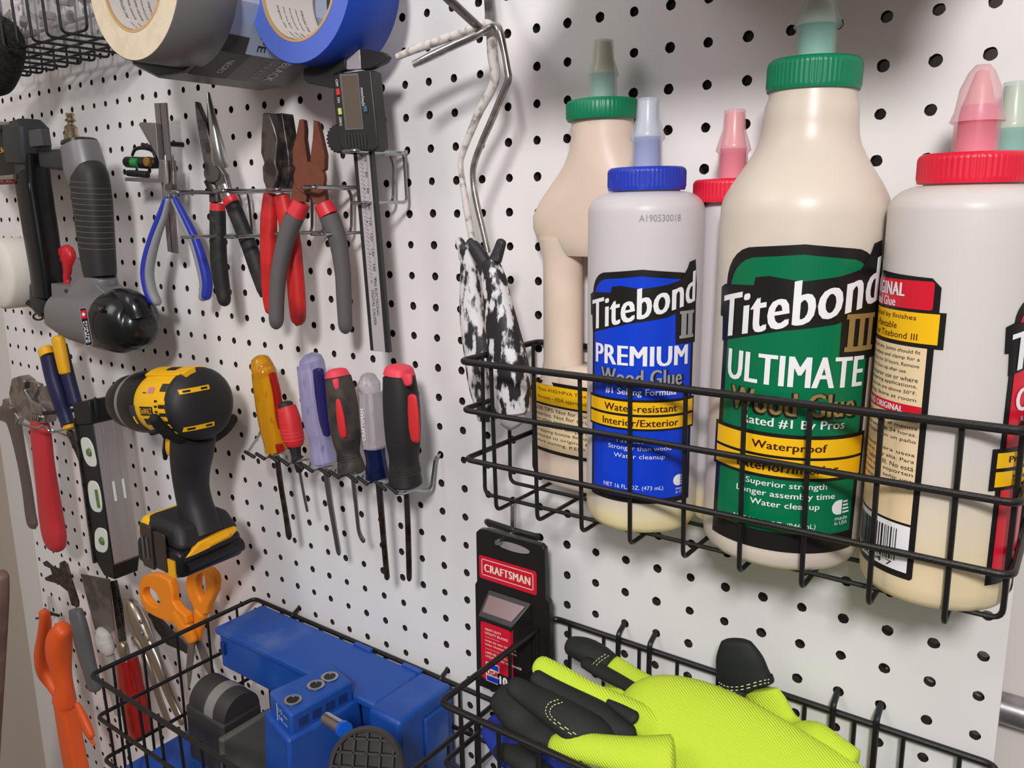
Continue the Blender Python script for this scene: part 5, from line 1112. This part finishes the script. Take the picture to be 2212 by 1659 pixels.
mk.rect(xx, uy-.36, xx+.52, uy+.3, CREAM, .016); mk.rect(xx+.03, uy+.1, xx+.49, uy+.27, K_BLUE, .02); mk.rect(xx+.03, uy-.33, xx+.49, uy-.16, K_BLUE, .02); mk.text('USA', xx+.26, uy-.03, .46, .16, CARDR, .024, bold=.06)
mk.rect(xx, hB+.53, xx+.55, hB+.57, CREAM, .018); mk.rect(cr-.52, hB+.3, cr, hB+.72, CARDK, .016); mk.text('10', cr-.3, hB+.52, .3, .28, K_WHT, .022, bold=.06)
mk.build('front_print', t)
sd = Vector((.35, -.9, 0)).normalized(); sn = Vector((.9, .35, 0)).normalized()
def sf(x, y, l): return (cr+sd.x*x+sn.x*l, b0+sd.y*x+sn.y*l, y)
mk = Marks(sf); mk.rect(.0, hB+.35, .62, hT-.7, CARDR, .01, .08)
mk.text('ALL PURPOSE \u2022 USAGE G\u00c9N\u00c9RAL', .3, (hB+hT)/2-.2, 2.3, .13, CREAM, .018, rot=90, bold=.02); mk.text('USO GENERAL', .5, (hB+hT)/2-.2, 1.3, .12, CREAM, .018, rot=90, bold=.02); mk.build('side_print', t)

# ================================================================ knitted gloves in the lower basket
YK = mat('hi_vis_knit', (206, 232, 62), .85, bump=.5, bscale=1100); GK = mat('black_synthetic_leather', (27, 30, 28), .7, bump=.2, bscale=700); ST = mat('pale_thread', (226, 228, 160), .7)
def ribs(m):      # knitted ribbing as a fine wave in the surface
    nt = m.node_tree; b = nt.nodes['Principled BSDF']; w = nt.nodes.new('ShaderNodeTexWave'); w.inputs['Scale'].default_value = 260; w.inputs['Distortion'].default_value = 1.5
    w.bands_direction = 'DIAGONAL'; tc = nt.nodes.new('ShaderNodeTexCoord'); bp = nt.nodes.new('ShaderNodeBump'); bp.inputs['Strength'].default_value = .55; bp.inputs['Distance'].default_value = .0009
    nt.links.new(tc.outputs['Object'], w.inputs[0]); nt.links.new(w.outputs['Fac'], bp.inputs['Height']); nt.links.new(bp.outputs[0], b.inputs['Normal'])
ribs(YK)
def stitch(t, pts, n=1, name='stitching'):
    mb = MB(); P_ = spl(pts, 6)
    for i in range(0, len(P_)-1, 2): mb.tube([P_[i], P_[i+1]], .011, 5, ST)
    return mb.build(name, ST, t)
GG = 'yellow-green work gloves'
t = thing('work_glove', 'hi-vis yellow knitted glove with black fingertips lying across the basket', 'glove', at(1500, 1600, 3.0), GG)
body = MB(); DAX = (0, .6, .8)
body.limb(spl([(1340, 1560, 3.6, 90), (1400, 1548, 3.4, 180), (1470, 1572, 3.2, 225), (1550, 1600, 3.1, 225), (1640, 1640, 3.0, 210), (1740, 1690, 2.9, 190), (1850, 1750, 2.8, 180)], 6), .42, 32, 2.2, dax=DAX, rnd=(.5, .1))
body.limb(spl([(1440, 1540, 2.4, 60), (1400, 1500, 2.2, 74), (1360, 1475, 2.1, 72), (1330, 1452, 2.0, 66), (1305, 1436, 2.0, 58)], 6), .7, 20, 2.1, dax=DAX, rnd=(.2, .1))
body.limb(spl([(1440, 1590, 3.6, 80), (1370, 1548, 3.8, 70), (1310, 1516, 3.9, 56), (1260, 1490, 4.0, 50), (1210, 1462, 4.0, 52), (1170, 1441, 4.0, 50)], 6), .7, 20, 2.1, dax=DAX, rnd=(.2, .9))
body.limb(spl([(1450, 1640, 4.6, 110), (1370, 1634, 4.9, 90), (1300, 1622, 5.1, 74), (1240, 1612, 5.2, 66), (1205, 1612, 5.2, 60)], 6), .7, 20, 2.1, dax=DAX, rnd=(.2, .9))
body.limb(spl([(1440, 1555, 3.0, 60), (1390, 1532, 3.0, 56), (1340, 1510, 3.0, 46), (1300, 1500, 3.0, 36)], 6), .7, 20, 2.1, dax=DAX, rnd=(.2, .7))
body.build('knit_back', YK, t, smooth=80)
blk = MB()
blk.limb(spl([(1316, 1437, 2.05, 56), (1290, 1418, 2.0, 58), (1262, 1404, 2.0, 56), (1238, 1396, 2.0, 46)], 5), .75, 22, 2.1, dax=DAX, rnd=(.1, .9))
blk.build('fingertip', GK, t, smooth=80, label='black fingertip')
blk = MB(); blk.limb(spl([(1415, 1514, 3.3, 22), (1385, 1498, 3.0, 28), (1340, 1472, 2.7, 30), (1295, 1448, 2.5, 32), (1265, 1430, 2.35, 30)], 5), .6, 18, 2.1, dax=DAX, rnd=(.8, .6)); blk.build('finger_palm', GK, t, smooth=80)
blk = MB(); blk.limb(spl([(1345, 1600, 4.35, 60), (1335, 1582, 4.35, 78), (1290, 1552, 4.4, 80), (1240, 1518, 4.4, 62), (1190, 1486, 4.4, 46), (1158, 1462, 4.4, 34)], 6), .55, 20, 2.2, dax=DAX, rnd=(.5, .7)); blk.build('finger_palm', GK, t, smooth=80)
blk = MB(); blk.limb(spl([(1352, 1620, 4.4, 30), (1310, 1600, 4.7, 74), (1250, 1568, 4.9, 84), (1190, 1530, 4.9, 70), (1140, 1500, 4.8, 56), (1110, 1482, 4.8, 44)], 6), .5, 20, 2.2, dax=DAX, rnd=(.4, .8)); blk.build('fingertip', GK, t, smooth=80, label='black fingertip')
blk = MB(); blk.limb(spl([(1313, 1515, 4.2, 12), (1340, 1532, 4.25, 24), (1368, 1550, 4.3, 32)], 6), .6, 18, 2.1, dax=DAX, rnd=(.6, .8)); blk.build('finger_fork', GK, t, smooth=80)
stitch(t, [at(1278, 1437, 2.5), at(1292, 1424, 2.5), at(1310, 1412, 2.5)]); stitch(t, [at(1285, 1440, 2.5), at(1299, 1427, 2.5), at(1317, 1415, 2.5)])
stitch(t, [at(1206, 1511, 5.3), at(1185, 1520, 5.35), at(1179, 1540, 5.4), at(1195, 1560, 5.4), at(1240, 1590, 5.4)]); stitch(t, [at(1215, 1517, 5.3), at(1194, 1525, 5.35), at(1188, 1542, 5.4), at(1205, 1560, 5.4), at(1250, 1590, 5.4)])
t = thing('work_glove', 'second hi-vis glove standing up at the back with a broad black tip', 'glove', at(1640, 1500, 1.4), GG)
MB().limb(spl([(1592, 1394, 1.3, 74), (1598, 1420, 1.3, 100), (1604, 1450, 1.3, 112), (1612, 1478, 1.3, 116), (1618, 1488, 1.3, 116)], 5), .4, 28, 2.2, rnd=(.45, .05)).build('fingertip', GK, t, smooth=80, label='broad black fingertip')
MB().limb(spl([(1645, 1492, 1.25, 70), (1655, 1520, 1.3, 92), (1665, 1560, 1.4, 120), (1680, 1600, 1.6, 150), (1720, 1650, 1.8, 200), (1800, 1720, 2.0, 220)], 5), .35, 28, 2.2, rnd=(.1, .1)).build('knit_back', YK, t, smooth=80)
MB().limb(spl([(1578, 1490, 1.75, 64), (1580, 1520, 1.75, 58), (1580, 1560, 1.8, 60)], 4), .3, 20, 3, rnd=(.2, .1)).build('thumb_patch', GK, t, smooth=80)
MB().limb(spl([(1370, 1450, 1.75, 8), (1420, 1474, 1.8, 18), (1470, 1500, 1.8, 22), (1520, 1520, 1.8, 20), (1560, 1524, 1.8, 12)], 4), .6, 16, 2.2, rnd=(.3, .3)).build('edge_binding', GK, t, smooth=80)
for k in (0, 7): stitch(t, [at(1553, 1474+k, 1.95), at(1570, 1483+k, 1.98), at(1600, 1483+k, 2.0), at(1640, 1472+k, 1.9), at(1664, 1467+k, 1.75)])
for k in (0, 9): stitch(t, [at(1556, 1500-k, 2.1), at(1578, 1502-k, 2.1), at(1588+k, 1515-k, 2.1), at(1590+k, 1540, 2.1)])
stitch(t, [at(1424, 1478, 2.15), at(1450, 1495, 2.15), at(1480, 1505, 2.1), at(1530, 1518, 2.1)])
t = thing('work_glove', 'blue and black glove crumpled under the yellow ones', 'glove', at(1120, 1600, 3.6), GG)
MB().limb(spl([(1060, 1570, 4.2, 60), (1100, 1600, 4.2, 100), (1150, 1640, 4.0, 120), (1210, 1690, 4.0, 120)], 5), .5, 22, 2.2, dax=DAX, rnd=(.6, .1)).build('knit_back', mat('blue_knit', (24, 44, 140), .85, bump=.5, bscale=800), t, smooth=80)
MB().limb(spl([(1085, 1505, 4.5, 70), (1120, 1540, 4.6, 90), (1160, 1580, 4.5, 90), (1200, 1600, 4.4, 70)], 5), .5, 22, 2.2, dax=DAX, rnd=(.6, .4)).build('palm', GK, t, smooth=80)
MB().limb(spl([(1075, 1620, 4.9, 30), (1110, 1632, 4.9, 50), (1150, 1660, 4.9, 60), (1190, 1700, 4.8, 60)], 5), .6, 20, 2.2, dax=DAX, rnd=(.7, .2)).build('cuff', GK, t, smooth=80)

# ================================================================ blue plastic jigs in the other basket
BL = mat('jig_blue', (22, 72, 158), .42, col2=(44, 90, 170), scale=26, lo=.45, hi=.8, bump=.08); BL2 = mat('jig_blue_dusty', (26, 76, 160), .5, col2=(96, 120, 176), scale=16, lo=.5, hi=.8, bump=.05); GB = mat('dark_jig_blue', (20, 50, 110), .5)
def bx(c0, c1, d0, d1, h0, h1, nm, m, par, bev=.06, **k): return MB().box(c0, c1, d0, d1, h0, h1).build(nm, m, par, bevel=bev, **k)
t = thing('blue_case', 'long blue plastic case with a dusty lid lying along the board', 'case', (-9, 1.8, -25))
bx(-13.65, -4.75, .62, 2.95, -21.35, -21.06, 'lid', BL2, t, .08)
bx(-13.5, -8.5, .7, 2.85, -22.75, -21.3, 'body', BL, t, .08); bx(-8.5, -4.8, .7, 2.6, -23.9, -21.3, 'body', BL, t, .08)
bx(-13.35, -13.1, 2.85, 2.96, -22.1, -21.6, 'latch_slot', GB, t, .02)
for c in (-8.1, -5.6): bx(c, c+.9, .5, .7, -21.3, -20.98, 'hinge', BL, t, .04)
bx(-4.75, -3.3, .55, 3.25, -24.9, -21.0, 'end_block', BL, t, .16)
bx(-3.34, -3.2, .9, 2.1, -24.0, -21.5, 'end_rib', BL2, t, .06); bx(-3.9, -3.1, .6, 2.5, -26.3, -24.0, 'foot', BL, t, .12)
# pocket-hole jig
t = thing('pocket_hole_jig', 'blue pocket-hole jig with three steel drill guides on top', 'jig', (-6.2, 4.2, -25))
hh = -20.5; C1 = [ah(580, 1492, hh), ah(714, 1432, hh), ah(762, 1470, hh), ah(627, 1545, hh)]
mid = Vector(((-7.4-5.8)/2, 4.0, hh))
def quadblk(q, dz, nm, m, par, bev=.06, taper=0):
    q = [Vector(x) for x in q]; c_ = sum(q, Vector())/4
    lo = [x+(x-c_)*taper+Vector((0, 0, -dz)) for x in q]
    return MB().hexa([tuple(x) for x in q]+[tuple(x) for x in lo]).build(nm, m, par, bevel=bev)
gd = quadblk(C1, 1.1, 'guide_block', BL2, t, .1)
def sc_(q, k, dz): 
    q = [Vector(x) for x in q]; c_ = sum(q, Vector())/4; return [tuple(c_+(x-c_)*k+Vector((0, 0, dz))) for x in q]
quadblk(sc_(C1, 1.16, -.72), 4.2, 'jig_body', BL, t, .12, .12)
for u, v in ((632, 1513), (682, 1481), (712, 1463)):
    q = ah(u, v, hh+.02)
    s_ = MB().lathe([(.3, 0), (.3, .03), (.235, .045), (.2, .03), (.2, -.6)], q, (0, 0, 1), 28, caps=False).build('steel_sleeve', BRITE, gd, smooth=50)
    MB().lathe([(.02, .012), (.2, .012), (.2, 0)], q, (0, 0, 1), 24).build('sleeve_bore', BSLK, s_)
e0 = Vector(C1[3]); e1 = Vector(C1[2]); ed = (e1-e0)
for k in range(4):
    a_ = e0+ed*(.12+.21*k)+Vector((0, 0, -.3)); b_ = e0+ed*(.26+.21*k)+Vector((0, 0, -.3)); n_ = Vector((ed.y, -ed.x, 0)).normalized()*-.02
    if n_.x < 0: n_ = -n_
    MB().hexa([tuple(a_+n_), tuple(b_+n_), tuple(b_+n_+Vector((0, 0, -.3))), tuple(a_+n_+Vector((0, 0, -.3))), tuple(a_-n_*3), tuple(b_-n_*3), tuple(b_-n_*3+Vector((0, 0, -.3))), tuple(a_-n_*3+Vector((0, 0, -.3)))]).build('chip_window', GB, gd)
f0 = Vector(C1[0]); f1 = Vector(C1[3]); fd_ = (f1-f0).normalized(); fn_ = Vector((fd_.y, -fd_.x, 0)); fn_ = fn_ if fn_.y > 0 else -fn_
fm = f0.lerp(f1, .5)+Vector((0, 0, -.55))
mk = Marks(lambda x, y, l: tuple(fm+fd_*x+Vector((0, 0, 1))*y+fn_*l))
for i, s_ in enumerate(('1/2', '5/8', '3/4')): mk.text(s_, .1, .3-.27*i, .3, .14, K_WHT, .02); mk.rect(.32, .26-.27*i, .62, .285-.27*i, K_WHT, .02)
mk.rect(-.2, -.4, -.14, .45, K_WHT, .02); mk.build('depth_scale', gd)
a_ = Vector(at(706, 1553, 5.6)); b_ = Vector(at(742, 1575, 5.9))
ax = (b_-a_)
MB().tube([tuple(a_), tuple(b_)], .2, 24).build('clamp_pin', BRITE, t)
MB().tube([tuple(b_-ax.normalized()*.05), tuple(b_+ax.normalized()*.12)], .235, 24).build('pin_ring', mat('pin_ring_blue', (20, 90, 200), .3), t)
t = thing('clamp_knob', 'round black clamp pad with a ribbed face beside the jig', 'knob', at(785, 1640, 6.2))
cx = at(790, 1660, 6.2); N_ = Vector((.45, .8, .4)).normalized()
MB().lathe([(.02, -.28), (1.0, -.28), (1.08, -.2), (1.08, .02), (1.03, .06), (.95, .04), (.95, -.15), (.02, -.16)], cx, N_, 48).build('rim', mat('knob_black', (52, 49, 46), .55, bump=.2), t)
xa = N_.cross(Vector((0, 0, 1))).normalized(); ya = N_.cross(xa)
for k in range(-2, 3):
    L_ = math.sqrt(max(.05, .95**2-(k*.38)**2))
    for A_, B_ in ((xa, ya), (ya, xa)):
        m_ = Vector(cx)+A_*(k*.38); MB().hexa([tuple(m_+A_*s1*.03+B_*s2*L_+N_*z_) for z_ in (.02, -.16) for s1, s2 in ((-1, -1), (1, -1), (1, 1), (-1, 1))]).build('web', mat('knob_black', (52, 49, 46), .55), t)
# black box with a drum
t = thing('chalk_box', 'dusty black plastic box with a half-round drum and a grey band', 'box', (-10.3, 4.6, -25)); DUST = mat('dusty_black', (50, 46, 46), .6, col2=(84, 76, 72), scale=14, lo=.5, hi=.8, bump=.1)
bx(-12.4, -10.1, 3.55, 5.25, -25.2, -22.75, 'body', DUST, t, .1)
MB().lathe([(.02, 0), (.76, 0), (.8, .04), (.8, 2.1), (.76, 2.15), (.02, 2.15)], (-12.3, 4.35, -22.75), (1, 0, 0), 40).build('drum', DUST, t, smooth=40)
MB().lathe([(.77, 1.0), (.83, 1.01), (.83, 1.5), (.77, 1.51)], (-12.3, 4.35, -22.75), (1, 0, 0), 40).build('grey_band', mat('band_grey', (130, 126, 124), .5), t, smooth=40)
bx(-9.9, -9.6, 3.4, 5.6, -25.4, -22.9, 'end_plate', mat('grey_frame', (92, 90, 84), .45), t, .08)
t = thing('blue_block', 'blue plastic block at the bottom front of the basket', 'block', (-12, 6, -26)); bx(-13.9, -10.2, 4.2, 7.0, -26.3, -24.9, 'body', BL, t, .08)
bx(-13.6, -13.2, 7.0, 7.1, -26.1, -25.1, 'rib', BL2, t, .03)

# ================================================================ hand tools at the lower left
ORG = mat('orange_plastic', (240, 96, 36), .42, bump=.05); ORS = mat('scissor_orange', (244, 140, 24), .45); GHA = mat('translucent_grey_handle', (96, 98, 100), .35, bump=.2); PUT = mat('putty_crust', (196, 192, 184), .7, bump=.8, bscale=150)
t = thing('peg_hook', 'short steel peg hook with black cross bar at the lower left', 'hook', at(108, 1300, .3))
MB().tube([at(106, 1288, .2), at(107, 1322, .5)], .08, 8).build('peg', BRITE, t); MB().tube([at(96, 1316, .3), at(112, 1326, .5), at(128, 1330, .3)], .08, 8).build('cross_bar', BLKP, t)
MB().tube([at(78, 1336, 1.6), at(110, 1330, .4)], .06, 8).build('arm', DSTEEL, t)
t = thing('orange_pusher', 'bright orange plastic tool with two rounded grips and a long shaft', 'tool', at(160, 1680, 1.8))
MB().limb(spl([(95, 1322, 2.0, 24), (98, 1345, 2.0, 28), (94, 1380, 2.0, 30), (90, 1415, 2.0, 34), (96, 1450, 2.0, 36), (112, 1480, 2.0, 26), (122, 1500, 2.0, 20)], 4), .8, 20, 2.2, rnd=(.5, .4)).build('rear_grip', ORG, t)
MB().limb(spl([(136, 1360, 2.3, 40), (128, 1385, 2.3, 58), (128, 1420, 2.3, 56), (134, 1455, 2.3, 44), (139, 1485, 2.3, 42), (139, 1508, 2.3, 52), (139, 1516, 2.3, 52)], 4), .8, 24, 2.2, rnd=(.6, .1)).build('front_grip', ORG, t)
MB().limb([(140, 1520, 2.2, 42), (152, 1590, 2.2, 44), (165, 1660, 2.2, 46), (180, 1740, 2.2, 48)], .6, 16, 5, rnd=(.1, .1)).build('shaft', ORG, t)
MB().limb(spl([(166, 1520, 2.2, 12), (176, 1545, 2.2, 22), (188, 1572, 2.2, 24), (198, 1592, 2.2, 18)], 4), .6, 16, 2.4, rnd=(.4, .3)).build('side_tab', ORG, t)
MB().limb([(198, 1600, 2.2, 10), (205, 1608, 2.2, 6)], .6, 10, 2.4).build('chipped_end', ORG, t)
t = thing('painter_tool', 'dark steel painter tool with a grey ribbed handle', 'scraper', at(205, 1490, 1.4))
MB().pxprism([(92, 1215), (98, 1212), (112, 1224), (128, 1230), (128, 1216), (136, 1212), (144, 1220), (152, 1250), (168, 1300), (168, 1312), (154, 1308), (146, 1278), (126, 1262), (98, 1254), (96, 1248), (112, 1240), (108, 1228), (95, 1222)], 2.0, 1.9).build('blade', DSTEEL, t, bevel=.02)
MB().limb(spl([(163, 1318, 1.95, 30), (172, 1355, 1.95, 36), (182, 1400, 1.9, 36), (194, 1445, 1.9, 32), (204, 1485, 1.9, 30)], 4), .5, 18, 2.6, rnd=(.2, .5)).build('handle', GHA, t)
t = thing('putty_knife', 'worn putty knife with a wide blade and a crusted neck', 'putty knife', at(255, 1530, 1.2))
MB().pxprism([(174, 1240), (236, 1252), (246, 1362), (236, 1368), (205, 1360), (192, 1310)], 1.75, 1.7).build('blade', mat('worn_blade', (128, 122, 118), .45, .6, col2=(96, 88, 84), scale=30), t)
MB().limb(spl([(224, 1365, 1.8, 34), (226, 1385, 1.8, 42), (232, 1400, 1.8, 36), (236, 1412, 1.8, 24)], 4), .6, 18, 2, rnd=(.4, .3)).build('crusted_neck', PUT, t)
MB().limb(spl([(236, 1415, 1.7, 24), (242, 1450, 1.7, 26), (250, 1500, 1.6, 24), (256, 1540, 1.6, 18)], 4), .6, 16, 2.4, rnd=(.3, .6)).build('handle', mat('clear_handle', (170, 166, 160), .25, alpha=.8), t)
t = thing('saw_blade_tool', 'toothed steel strip beside the putty knife', 'saw', at(270, 1400, 1.2))
MB().pxprism([(238, 1256), (250, 1254), (262, 1310), (270, 1385), (258, 1390), (248, 1330)]+[], 1.5, 1.42).build('blade', DSTEEL, t)
tb = MB()
for i in range(15):
    y = 1262+i*8.2; x = 252+(y-1262)*.15; tb.add([at(x, y, 1.5), at(x+6, y+3, 1.5), at(x, y+7, 1.5), at(x, y, 1.42), at(x+6, y+3, 1.42), at(x, y+7, 1.42)], [(0, 1, 2), (5, 4, 3), (0, 3, 4, 1), (1, 4, 5, 2), (2, 5, 3, 0)])
tb.build('teeth', STEEL, t)
t = thing('locking_pliers', 'nickel locking pliers with long curved handles', 'pliers', at(395, 1570, 1.8)); NI = mat('nickel', (178, 166, 148), .25, .9)
MB().limb(spl([(272, 1302, 2.1, 22), (284, 1312, 2.1, 36), (300, 1345, 2.1, 42), (318, 1385, 2.1, 34), (336, 1420, 2.1, 26), (352, 1460, 2.1, 24), (372, 1510, 2.0, 22), (395, 1560, 2.0, 18)], 4), .6, 20, 2.3, rnd=(.6, .6)).build('upper_handle', NI, t)
MB().limb(spl([(290, 1380, 2.0, 12), (305, 1400, 2.0, 14), (325, 1450, 2.0, 14), (345, 1510, 1.9, 14), (368, 1570, 1.8, 14)], 4), .6, 14, 2.2, rnd=(.5, .5)).build('lower_handle', NI, t)
MB().limb(spl([(297, 1300, 2.45, 5), (318, 1345, 2.45, 7), (342, 1410, 2.4, 9), (354, 1450, 2.4, 7)], 4), .8, 10, 2).build('ridge', BRITE, t)
for q in ((304, 1343), (306, 1368), (318, 1380)): MB().lathe([(.02, .05), (.1, .05), (.12, 0)], at(q[0], q[1], 2.35), (0, 1, 0), 14).build('rivet', BRITE, t)
t = thing('hand_tool', 'tool with a chunky translucent red handle lettered in black', 'screwdriver', at(312, 1610, 2.0))
h = MB().limb(spl([(273, 1424, 2.2, 48), (279, 1450, 2.2, 50), (283, 1480, 2.2, 52), (290, 1510, 2.2, 54), (297, 1550, 2.2, 56), (303, 1585, 2.2, 50), (305, 1592, 2.2, 44)], 4), .8, 20, 3, rnd=(.1, .4)).build('handle', clear('clear_red_plastic', (190, 40, 34)), t)
MB().limb([(266, 1395, 2.2, 22), (270, 1416, 2.2, 24)], .8, 14, 2.2).build('ferrule', NI, t)
o = at(281, 1555, 2.75); mk = Marks(flatfn(o, Vector(at(285, 1580, 2.75))-Vector(at(276, 1525, 2.75)), (.9, .1, 0))); mk.text('CRAFTSMAN', 0, 0, 1.5, .2, K_BLK, .02, bold=.03); mk.build('lettering', h)
t = thing('scissors', 'scissors with orange loop handles hanging point down', 'scissors', at(425, 1480, 1.4))
def ring(cx_, cy_, rx, ry, rot, d, w_): return [(cx_+rx*math.cos(a_)*math.cos(rot)-ry*math.sin(a_)*math.sin(rot), cy_+rx*math.cos(a_)*math.sin(rot)+ry*math.sin(a_)*math.cos(rot)) for a_ in [2*PI*k/24 for k in range(24)]]
o1 = [(300, 1262), (306, 1246), (322, 1240), (345, 1243), (364, 1254), (372, 1278), (372, 1300), (384, 1318), (400, 1330), (404, 1350), (388, 1352), (362, 1344), (338, 1334), (316, 1322), (304, 1302), (299, 1282)]
i1 = [(308, 1278), (311, 1272), (318, 1269), (326, 1272), (333, 1278), (338, 1285), (341, 1291), (344, 1298), (346, 1304), (345, 1310), (339, 1312), (332, 1311), (325, 1308), (318, 1302), (312, 1295), (308, 1287)]
MB().ringplate(o1, i1, 2.05, 1.65).build('handle_loop', ORS, t, bevel=.1, seg=3)
MB().limb(spl([(382, 1326, 1.85, 36), (400, 1352, 1.85, 34), (413, 1376, 1.8, 26), (416, 1384, 1.8, 22)], 4), .5, 18, 2.6, rnd=(.3, .4)).build('handle_arm', ORS, t)
o2 = [(399, 1262), (402, 1245), (415, 1232), (432, 1226), (450, 1230), (462, 1242), (466, 1258), (464, 1278), (456, 1296), (448, 1312), (446, 1328), (434, 1332), (422, 1326), (414, 1308), (406, 1292), (401, 1278)]
i2 = [(424, 1260), (425, 1250), (429, 1243), (434, 1240), (439, 1243), (441, 1250), (442, 1258), (442, 1268), (440, 1280), (438, 1290), (436, 1296), (433, 1298), (430, 1295), (427, 1288), (425, 1278), (424, 1268)]
MB().ringplate(o2, i2, 1.65, 1.3).build('handle_loop', ORS, t, bevel=.1, seg=3)
MB().limb(spl([(434, 1322, 1.5, 30), (430, 1350, 1.5, 25), (426, 1376, 1.5, 20)], 4), .6, 18, 2.4, rnd=(.5, .4)).build('handle_arm', ORS, t)
SS = mat('scissor_steel', (140, 130, 124), .35, .6)
MB().pxprism([(406, 1388), (420, 1384), (416, 1420), (410, 1470), (406, 1488), (402, 1440)], 1.7, 1.62).build('blade', SS, t)
MB().pxprism([(420, 1384), (432, 1382), (448, 1420), (472, 1482), (466, 1486), (440, 1440)], 1.5, 1.42).build('blade', SS, t)
t = thing('black_scraper_case', 'dark flat blade leaning behind the scissors', 'scraper', at(400, 1410, .6))
MB().pxprism([(318, 1318), (340, 1335), (402, 1400), (405, 1412), (360, 1392), (334, 1358)], 1.0, .85).build('blade', mat('dark_blade', (58, 54, 52), .5, .3), t)
t = thing('wooden_post', 'reddish brown rounded board end at the lower left edge', 'board', at(5, 1500, 6))
MB().limb(spl([(4, 1242, 6, 30), (2, 1290, 6, 34), (-4, 1400, 6, 34), (-14, 1560, 6, 34), (-22, 1700, 6, 34)], 4), .8, 20, 3, rnd=(.5, .1)).build('post', mat('reddish_wood', (132, 104, 96), .6, col2=(112, 86, 80), scale=30), t)

# ================================================================ crumpled clear bags in the top basket
BAGM = mat('clear_bag', (196, 192, 196), .1, spec=.8, alpha=.26)
def crumple(label, cen, r, seed):
    t = thing('plastic_bag', label, 'bag', (cen[0], cen[1], cen[2]-r[2]), 'crumpled clear bags'); mb = MB(); n = 56; rings = []
    for i in range(1, 28):
        th = PI*i/28; ring_ = []
        for j in range(n):
            a = 2*PI*j/n; d = Vector((math.sin(th)*math.cos(a), math.sin(th)*math.sin(a), math.cos(th)))
            k = 1+.42*(abs(noise.noise(d*1.8+Vector((seed, 0, 0))))-.2)+.14*(abs(noise.noise(d*4+Vector((0, seed, 0))))-.2)
            ring_.append((cen[0]+d.x*r[0]*k, cen[1]+d.y*r[1]*k, cen[2]+d.z*r[2]*k))
        rings.append(ring_)
    mb.loft(rings); mb.build('film', BAGM, t, smooth=25)
    it = MB()
    rr = random.Random(seed)
    for k in range(5):
        a = rr.uniform(-.5, .5)*r[0]; b = rr.uniform(-.4, .4)*r[1]; c = rr.uniform(-.5, .1)*r[2]
        it.tube([(cen[0]+a, cen[1]+b, cen[2]+c), (cen[0]+a+rr.uniform(-.8, .8), cen[1]+b+rr.uniform(-.4, .4), cen[2]+c+rr.uniform(-.2, .4))], .16, 8)
    it.build('contents', mat('bag_contents', (150, 140, 138), .5, col2=(120, 70, 70), scale=40, lo=.6, hi=.65), t)
crumple('crumpled clear bag at the right of the top basket', (-20.3, 2.2, 3.5), (2.2, 1.5, 1.55), 3)
crumple('crumpled clear bag at the left of the top basket', (-25.6, 2.2, 3.6), (2.8, 1.5, 1.65), 9)
